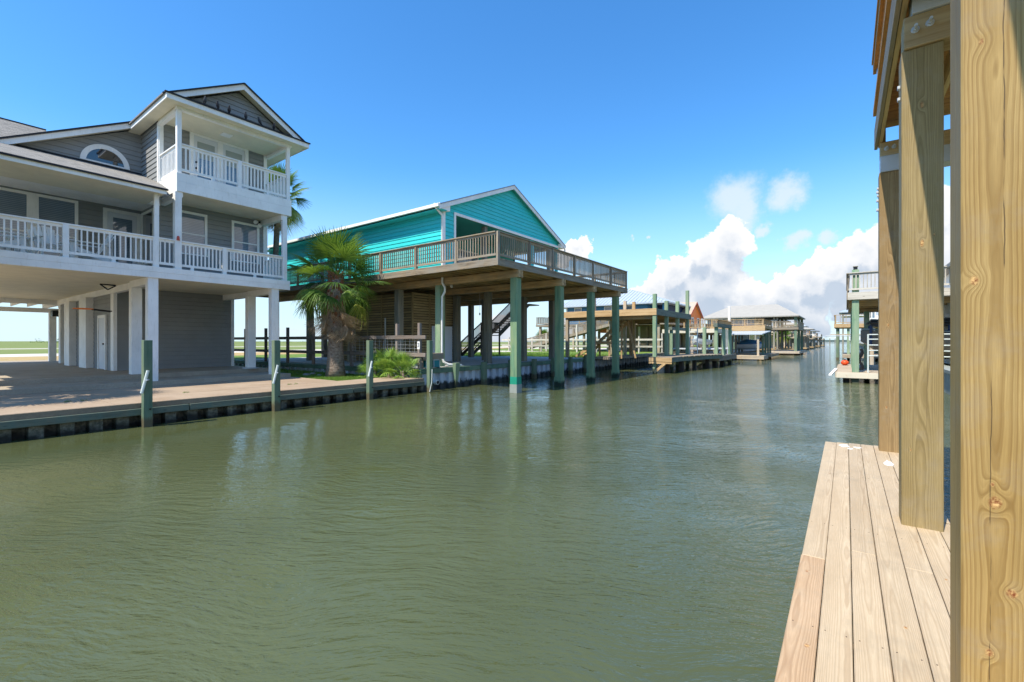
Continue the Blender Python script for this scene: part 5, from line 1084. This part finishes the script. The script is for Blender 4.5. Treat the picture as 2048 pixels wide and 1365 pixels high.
placed(hullmesh(3.1, 1.15, .55, 'hullwhite'), 'hull', 'hullwhite', JS, (-9.9, 41.9, 1.55), -90); placed(MB().tube([(.2, 0, .75), (.8, 0, .85), (1.5, 0, .82), (1.9, 0, .95)], [.2, .24, .22, .12], 8), 'seat', 'black', JS, (-9.9, 41.9, 1.55), -90, True); placed(MB().tube([(1.75, -.35, 1.15), (1.9, 0, 1.12), (1.75, .35, 1.15)], .03, 6), 'handlebar', 'black', JS, (-9.9, 41.9, 1.55), -90)
GD = thing('folded_canopy', 'grey canvas sail folded upright beside the lift posts', 'canopy', (-8.9, 44.5, .8)); MB().poly([(-9.0, 44.3, 3.0), (-8.2, 44.3, 2.95), (-8.6, 44.5, 1.2), (-9.1, 44.5, 1.6), (-9.0, 44.42, 3.0), (-8.2, 44.42, 2.95), (-8.6, 44.62, 1.2), (-9.1, 44.62, 1.6)], [(0, 1, 2, 3), (7, 6, 5, 4), (0, 4, 5, 1), (1, 5, 6, 2), (2, 6, 7, 3), (3, 7, 4, 0)]).build('canvas', M('concretepaint'), GD)
MB().tube([(-8.6, 44.5, .8), (-8.6, 44.5, 3.0)], .04, 6).build('pole', M('steel'), GD)
# white roofed shelter under tan railed deck
SH = thing('boat_deck', 'honey coloured railed deck on dark green posts above a white shelter roof', 'deck', (-9, 58, .5))
box('deck', SH, 'tan', -12.4, -7.0, 55, 61.5, 3.35, 3.70); box('rim_board', SH, 'tan', -12.45, -6.95, 54.95, 54.999, 3.10, 3.62)
railing(SH, 'tan', (-12.4, 55.1), (-7.1, 55.1), 3.70, .66, posts=(-12.3, -10.6, -8.9, -7.15), sp=.13, lod=True); railing(SH, 'brownbeam', (-7.1, 55.2), (-7.1, 61.4), 3.70, .66, posts=(57, 59, 61.3), sp=.13, lod=True)
for x in (-12.1, -10.2, -7.2):
    for y in (55.3, 57.3, 59.3, 61.2): post(SH, x, y, -1, 3.34, 'mooring' if x > -9 else 'greypost', .19)
slabroof('shelter_roof', SH, 'roofmetal', [(-10.9, 52.4, 2.72), (-6.9, 52.4, 2.72), (-6.4, 54.9, 3.08), (-10.6, 54.9, 3.08)], .08)
for x in (-10.4, -7.3): post(SH, x, 52.8, -1, 2.7, 'palewood', .2)
box('dock', SH, 'palewood', -10.9, -6.7, 52.2, 55.4, .12, .50, .01); box('dock', SH, 'weathered', -10.9, -6.4, 55.41, 62, .3, .6)
BT = thing('motor_boat', 'small white motor boat with a blue cover under the honey coloured deck', 'boat', (-9, 58, .9)); placed(hullmesh(3.2, 1.5, .6, 'navy'), 'hull', 'hullwhite', BT, (-10.6, 59.5, 1.0), 0); placed(MB().tube([(.2, 0, .55), (1.2, 0, .75), (2.2, 0, .7), (3.0, 0, .6)], [.3, .45, .4, .1], 8), 'cover', 'blue', BT, (-10.6, 59.5, 1.0), 0, True)
placed(MB().box(-.1, .2, -.15, .15, .2, 1.2), 'outboard_motor', 'black', BT, (-10.6, 59.5, 1.0), 0)
cp = box('vent_pipe', None, 'white', -11.55, -11.3, 60.0, 60.25, 3.7, 6.2, .02, label='tall white square vent post rising behind the honey coloured deck', category='chimney')
# long hip roofed house
HH = thing('stilt_house', 'long blue grey house with a pale hip roof and an open corner porch', 'house', (-12, 82, .8))
plainwall(HH, 'bluegrey', -17.6, -10.9, 76, 86.5, 4.0, 5.55); hiproof(HH, 'roofpale', -18.3, -5.3, 75, 87.5, 5.62, 7.72, -15.2, -8.6)
for (a, b_) in ((-16.3, -15.4), (-14.7, -13.8), (-12.6, -11.9)): window(HH, 'y', 75.99, a, b_, 4.35, 5.4)
box('band', HH, 'white', -17.6, -10.9, 75.93, 75.985, 4.0, 4.3)
for x in (-10.8, -8.4, -8.0, -5.75):
    for y in (75.6, 81, 86.8): post(HH, x, y, -1 if x > -7 else .8, 5.5, 'mooring' if x > -7 else 'greypost', .34 if x > -6 else .2)
box('deck', HH, 'weathered', -17.6, -5.4, 75.3, 87, 3.62, 3.98); railing(HH, 'palewood', (-10.8, 75.4), (-5.6, 75.4), 3.98, .85, posts=(-9.5, -8.2, -6.9), sp=.15, lod=True); railing(HH, 'palewood', (-5.5, 75.5), (-5.5, 87), 3.98, .85, posts=(78, 81, 84), sp=.15, lod=True)
for x in (-16.5, -13.5): 
    for y in (75.6, 81, 86.8): post(HH, x, y, .8, 3.6, 'greypost', .25)
box('store_wall', HH, 'bluegrey', -16.5, -13.2, 79, 85, .8, 3.6); box('dock', HH, 'palewood', -9.4, -5.2, 74.2, 88, .25, .55)
MB().bar((-11.8, 78, .9), (-9.2, 78, 3.7), 1.0, .2).build('stair_flight', M('darkwood'), HH)
grn = box('storage_bin', None, 'mooring', -13.3, -11.7, 70, 72, .8, 1.8, .05, label='dark green bin on the grass by the long pale roofed house', category='bin')
# more distant houses to the mouth of the canal
FH = [(-22, -8.8, 104, 116, 3.9, 6.2, 8.8, 'white', 'roofgrey', 'white stilt house with a steep dark grey roof up the canal'),
      (-19, -8.2, 126, 138, 3.8, 6.0, 7.6, 'boardcream', 'roofpale', 'cream stilt house beyond the dark grey roofed one'),
      (-19, -8, 148, 160, 3.8, 6.2, 8.2, 'white', 'roofmetal', 'far white stilt house with a silver roof'),
      (-18, -7.8, 178, 190, 3.7, 6.0, 7.4, 'bluegrey', 'roofpale', 'far blue grey stilt house near the canal mouth'),
      (-18, -7.8, 212, 226, 3.7, 6.0, 7.6, 'white', 'roofgrey', 'last small white stilt house at the canal mouth')]
for i, (x0, x1, y0, y1, zf, ze, zr_, wm, rm, lab) in enumerate(FH):
    t = thing('stilt_house', lab, 'house', ((x0 + x1) / 2, (y0 + y1) / 2, .8)); plainwall(t, wm, x0, x1 - 2.2, y0 + 1.5, y1 - .5, zf, ze); hiproof(t, rm, x0 - .5, x1 - .8, y0 + .8, y1, ze, zr_, x0 + 3.5, x1 - 6)
    for k in range(3): window(t, 'y', y0 + 1.49, x0 + 1.5 + k * 3, x0 + 2.6 + k * 3, zf + .9, ze - .3)
    box('deck', t, 'palewood', x0, x1, y0 - 1.5, y1, zf - .35, zf); railing(t, ('palewood', 'tan', 'orangepine', 'palewood', 'white')[i], (x0, y0 - 1.4), (x1, y0 - 1.4), zf, .95, posts=[x1 - k * 2.5 for k in range(5)], sp=.2, lod=True); railing(t, 'palewood', (x1 - .1, y0 - 1.3), (x1 - .1, y1), zf, .95, sp=.2, lod=True)
    for x in (x1 - .2, x1 - 3.5, x1 - 7, x0 + .5):
        for y in (y0 - 1.2, (y0 + y1) / 2, y1 - .5): post(t, x, y, -1, zf - .36, ('greypost', 'palewood')[i % 2], .3)
    plainwall(t, wm, x0 + 1, x1 - 5, y0 + 3, y1 - 2, .8, zf - .36)
    d_ = thing('dock', ('low brown dock below the white house with the dark grey roof', 'low pale dock below the cream stilt house', 'low dock below the far silver roofed house', 'low dock below the far blue grey house', 'low dock at the canal mouth')[i], 'dock', (x1, y0, .3)); box('platform', d_, 'brownbeam', -13.6, x1 + 1.2, y0 - 6, y0 + 6, .25, .55)
    for k in range(5): post(d_, x1 + .9, y0 - 5.5 + k * 2.7, -1, (1.6, 3.0, 2.6, 3.2, 2.8)[k], 'greypost', .26)
    box('roof_beam', d_, 'palewood', x1 - 2.4, x1 + 1.1, y0 - 5.6, y0 + 5.5, 3.1 if i % 2 else 2.5, 3.35 if i % 2 else 2.75)
    post(d_, x1 - 2.2, y0 - 5.5, -1, 3.0, 'greypost', .26); post(d_, x1 - 2.2, y0 + 5.3, -1, 3.0, 'greypost', .26)
    if i in (2, 3, 4): b_ = thing('motor_boat', ('small boat on the lift by the far silver roofed house', 'small boat on the lift by the far blue grey house', 'small boat at the canal mouth dock')[i - 2], 'boat', (x1, y0 - 2, 1.3)); placed(hullmesh(5, 1.9, .8, 'hullwhite'), 'hull', 'hullwhite', b_, (x1 - .7, y0 - 4, 1.3), 90); placed(MB().box(1.8, 2.6, -.4, .4, .7, 1.5), 'console', 'navy', b_, (x1 - .7, y0 - 4, 1.3), 90)
for i, (x, y, lab) in enumerate(((-5.6, 238, 'channel post at the canal mouth, nearest the last house'), (-3.9, 246, 'channel post standing alone in the open water at the mouth'))): t = thing('channel_post', lab, 'post', (x, y, 0)); box('pile', t, 'greypost', x - .15, x + .15, y - .15, y + .15, -1, 3.2); box('cap', t, 'white', x - .2, x + .2, y - .2, y + .2, 3.2, 3.5)

# ------------------------------------------------------------------ right bank beyond the near deck
RD = thing('raised_deck', 'weathered deck on a pale green post over the right bank dock, with a lamp cap', 'deck', (2, 30, .5))
for (x, y) in ((.36, 27.12), (.36, 31.5), (.36, 35.6), (5.0, 27.12), (5.0, 31.5), (5, 35.6), (9, 27.12)): post(RD, x, y, -1, 5.38 if (x < 1 and y < 28) else 3.97, 'greenlow', .27)
lt = box('lamp_cap', RD, 'black', .28, .44, 27.04, 27.20, 5.385, 5.52, .02); box('lamp_top', lt, 'greypost', .26, .46, 27.02, 27.22, 5.521, 5.55)
box('deck', RD, 'bleached', .08, 9.5, 26.95, 36, 4.0, 4.28); box('rim_board', RD, 'bleached', .06, 9.5, 26.88, 26.945, 3.96, 4.30, .004); box('rim_board', RD, 'weathered', .02, .075, 26.95, 36, 3.96, 4.30)
railing(RD, 'bleached', (.1, 26.93), (9.4, 26.93), 4.31, .93, posts=(2.3, 4.6, 7), sp=.14); railing(RD, 'weathered', (.08, 27.0), (.08, 36), 4.31, .93, posts=(29, 31.5, 34), sp=.14, lod=True)
for y in (28.2, 29.8, 31.4, 33.0, 34.6): box('joist', RD, 'brownbeam', .1, 9.4, y, y + .1, 3.72, 3.99)
RDK = thing('dock', 'rust stained tan dock on the right bank holding an orange buoy', 'dock', (2, 30, .3))
for k in range(62): box('plank', RDK, 'boardcream' if 0 else 'palewood', -.36, 8.5, 26.92 + k * .146, 27.06 + k * .146, .48, .52)
box('fascia', RDK, 'boardcream', -.38, 8.5, 26.86, 26.915, .24, .50, .005); box('fascia', RDK, 'palewood', -.42, -.37, 26.92, 35.9, .26, .50)
MB().bar((-.62, 26.7, .36), (-.40, 28.2, .60), .12, .06).build('bumper', M('white'), RDK)
for (x, y) in ((0, 27.3), (0, 31), (0, 35), (4, 27.3)): box('pile', RDK, 'darkwood', x - .12, x + .12, y, y + .25, -1, .24)
bm = bmesh.new(); bmesh.ops.create_uvsphere(bm, u_segments=20, v_segments=14, radius=.20)
for v in bm.verts: v.co.z *= .82
me = bpy.data.meshes.new('m'); bm.to_mesh(me); bm.free(); me.materials.append(M('buoy')); me.polygons.foreach_set('use_smooth', [True] * len(me.polygons))
bu = thing('mooring_buoy', 'round orange buoy resting on the right bank dock', 'buoy', (-.06, 34.3, .52)); link('ball', me, bu, (-.06, 34.3, .52 + .16)); MB().tube([(-.06, 34.3, .83), (-.06, 34.3, .90)], .04, 8).build('eye', M('black'), bu)
RF = thing('gate_rail', 'cream tubular rail with five bars beside the dark tan boat', 'railing', (1, 27, .5))
MB().tube([(.83, 27.05, .52), (.83, 27.05, 2.32)], .035, 8).build('upright', M('pvc'), RF); MB().tube([(4.2, 27.05, .52), (4.2, 27.05, 2.32)], .035, 8).build('upright', M('pvc'), RF)
for z in (2.30, 2.08, 1.81, 1.56, 1.31): MB().tube([(.83, 27.05, z), (4.2, 27.05, z)], .025, 6).build('bar', M('pvc'), RF)
MB().tube([(-1.0, 33, 2.3), (.83, 33, 2.3), (5, 33, 2.32)], .025, 6).build('cable', M('steel'), RF)
hs_ = MB()
P = [(.53 + .07 * math.sin(k * .9), 27.2, .62 + .1 * k) for k in range(11)]; hs_.tube(P, .045, 6); hs_.tube([(x + .06 + .03 * math.cos(i), y + .05, z) for i, (x, y, z) in enumerate(P)], .04, 6)
hs_.build('coiled_hose', M('black'), None, label='black hose hanging in coils behind the pale green post', category='hose')
RB = thing('motor_boat', 'dark brown hulled boat with a black canopy on the right bank lift', 'boat', (1, 29, 1.2))
placed(hullmesh(6.0, 2.3, 1.15, 'hull'), 'hull', 'hull', RB, (6.6, 29.5, 1.15), 180); placed(MB().tube([(5.95, 0, 1.45), (4.8, .85, 1.38), (2.0, 1.12, 1.22), (0, 1.12, 1.18)], .05, 6), 'gunwale', 'concretepaint', RB, (6.6, 29.5, 1.15), 180)
placed(MB().box(.5, 3.2, -.9, .9, 1.0, 1.35), 'cover', 'navy', RB, (6.6, 29.5, 1.15), 180)
bm = bmesh.new(); bmesh.ops.create_cube(bm, size=1)
for v in bm.verts: v.co.x *= 3.4; v.co.y *= 2.2; v.co.z *= .34
bmesh.ops.bevel(bm, geom=bm.edges[:], offset=.14, segments=3, affect='EDGES'); me = bpy.data.meshes.new('m'); bm.to_mesh(me); bm.free(); me.materials.append(M('black')); link('canopy', me, RB, (2.55, 29.5, 2.90))
for x in (.98, 3.8):
    for y in (28.6, 30.4): MB().tube([(x, y, 1.8), (x + .02, y, 2.8)], .06, 8).build('canopy_pole', M('navy'), RB)
for x in (1.4, 4.6): box('bunk', RB, 'palewood', x, x + .3, 28.4, 30.6, .95, 1.15)
box('windscreen', RB, 'darkglass', 2.3, 2.34, 28.8, 30.2, 2.35, 2.7)
LF = thing('boat_lift', 'pair of pale lift beams carrying the dark brown boat', 'boat lift', (3, 29, .5))
for x in (1.45, 4.65): box('beam', LF, 'steel', x, x + .2, 28.0, 31.0, .80, .949)
for (x, y) in ((.9, 31.2), (5.3, 31.2), (5.3, 28.0)): post(LF, x, y, -1, 3.6, 'greenlow', .24)
RT = thing('raised_deck', 'small honey coloured deck on thin posts farther along the right bank', 'deck', (1.5, 62, .5))
box('deck', RT, 'tan', -1.05, 5, 60, 67, 3.45, 3.85); railing(RT, 'tan', (-1.0, 60.1), (4.9, 60.1), 3.85, .95, posts=(-.9, .8, 2.6), sp=.5, lod=True); railing(RT, 'tan', (-1.0, 60.2), (-1.0, 67), 3.85, .95, posts=(62.4, 64.8, 66.9), sp=.5, lod=True)
for (x, y) in ((-.75, 60.4), (.2, 60.4), (2.8, 60.4), (-.75, 66.5), (2.8, 66.5)): post(RT, x, y, -1, 3.44, 'greenlow' if x > -.5 else 'mooring', .25)
box('dock', RT, 'palewood', -.3, 6, 57, 68, .3, .6); MB().tube([(-1.4, 60.3, 2.7), (3, 60.3, 2.7)], .05, 6).build('cable_beam', M('palewood'), RT)
WB = thing('motor_boat', 'white boat hanging on a lift behind the pale green post', 'boat', (.8, 50, 1.4)); placed(hullmesh(5, 1.9, .8, 'hullwhite'), 'hull', 'hullwhite', WB, (5.2, 50.5, 1.5), 180); placed(MB().box(1.6, 2.6, -.5, .5, .8, 1.7), 'console', 'navy', WB, (5.2, 50.5, 1.5), 180)
RW = thing('stilt_house', 'white house with long white balcony rails on the right bank', 'house', (8, 52, .8))
plainwall(RW, 'white', 1.9, 12, 46, 56, 3.6, 6.2 - 1.0); box('deck', RW, 'white', 1.2, 12, 42, 46, 3.1, 3.5); railing(RW, 'white', (1.3, 42.1), (12, 42.1), 3.5, 1.0, posts=(1.35, 3, 5, 7), sp=.2, bw=.07, lod=True)
hiproof(RW, 'roofpale', 1.3, 12.5, 45.4, 56.6, 5.1, 6.0, 4, 9.5)
for k in range(3): window(RW, 'y', 45.99, 2.6 + k * 2.6, 3.7 + k * 2.6, 3.9, 4.95)
for x in (1.5, 4.5, 8):
    for y in (42.4, 47, 54): post(RW, x, y, .8 if x > 3 else -1, 3.09, 'palewood', .25)
plainwall(RW, 'white', 3.2, 11, 46.5, 55, .8, 3.0)
SW = thing('boat_shelter', 'little white roofed shelter peeping out left of the pale green post', 'shelter', (-.2, 90, .5)); hiproof(SW, 'roofmetal', -.9, 5, 88, 95, 6.6, 7.4, 1, 3); box('ceiling', SW, 'white', -.6, 4.8, 88.3, 94.8, 5.9, 6.1)
for (x, y) in ((-.4, 88.4), (4.5, 88.4), (-.4, 94.5), (4.5, 94.5)): post(SW, x, y, -1, 6.5, 'greypost', .2)
EH = thing('stilt_house', 'white walled house seen in the slit between the two nearest posts', 'house', (8, 24, .8))
plainwall(EH, 'white', 3.9, 12, 24.6, 34, .92, 5.3); hiproof(EH, 'roofpale', 3.5, 12.5, 24.1, 34.5, 5.3, 7.0, 6, 10); box('door', EH, 'red', 4.3, 4.9, 24.52, 24.58, .95, 2.2); window(EH, 'y', 24.58, 4.0, 4.9, 2.6, 3.9)
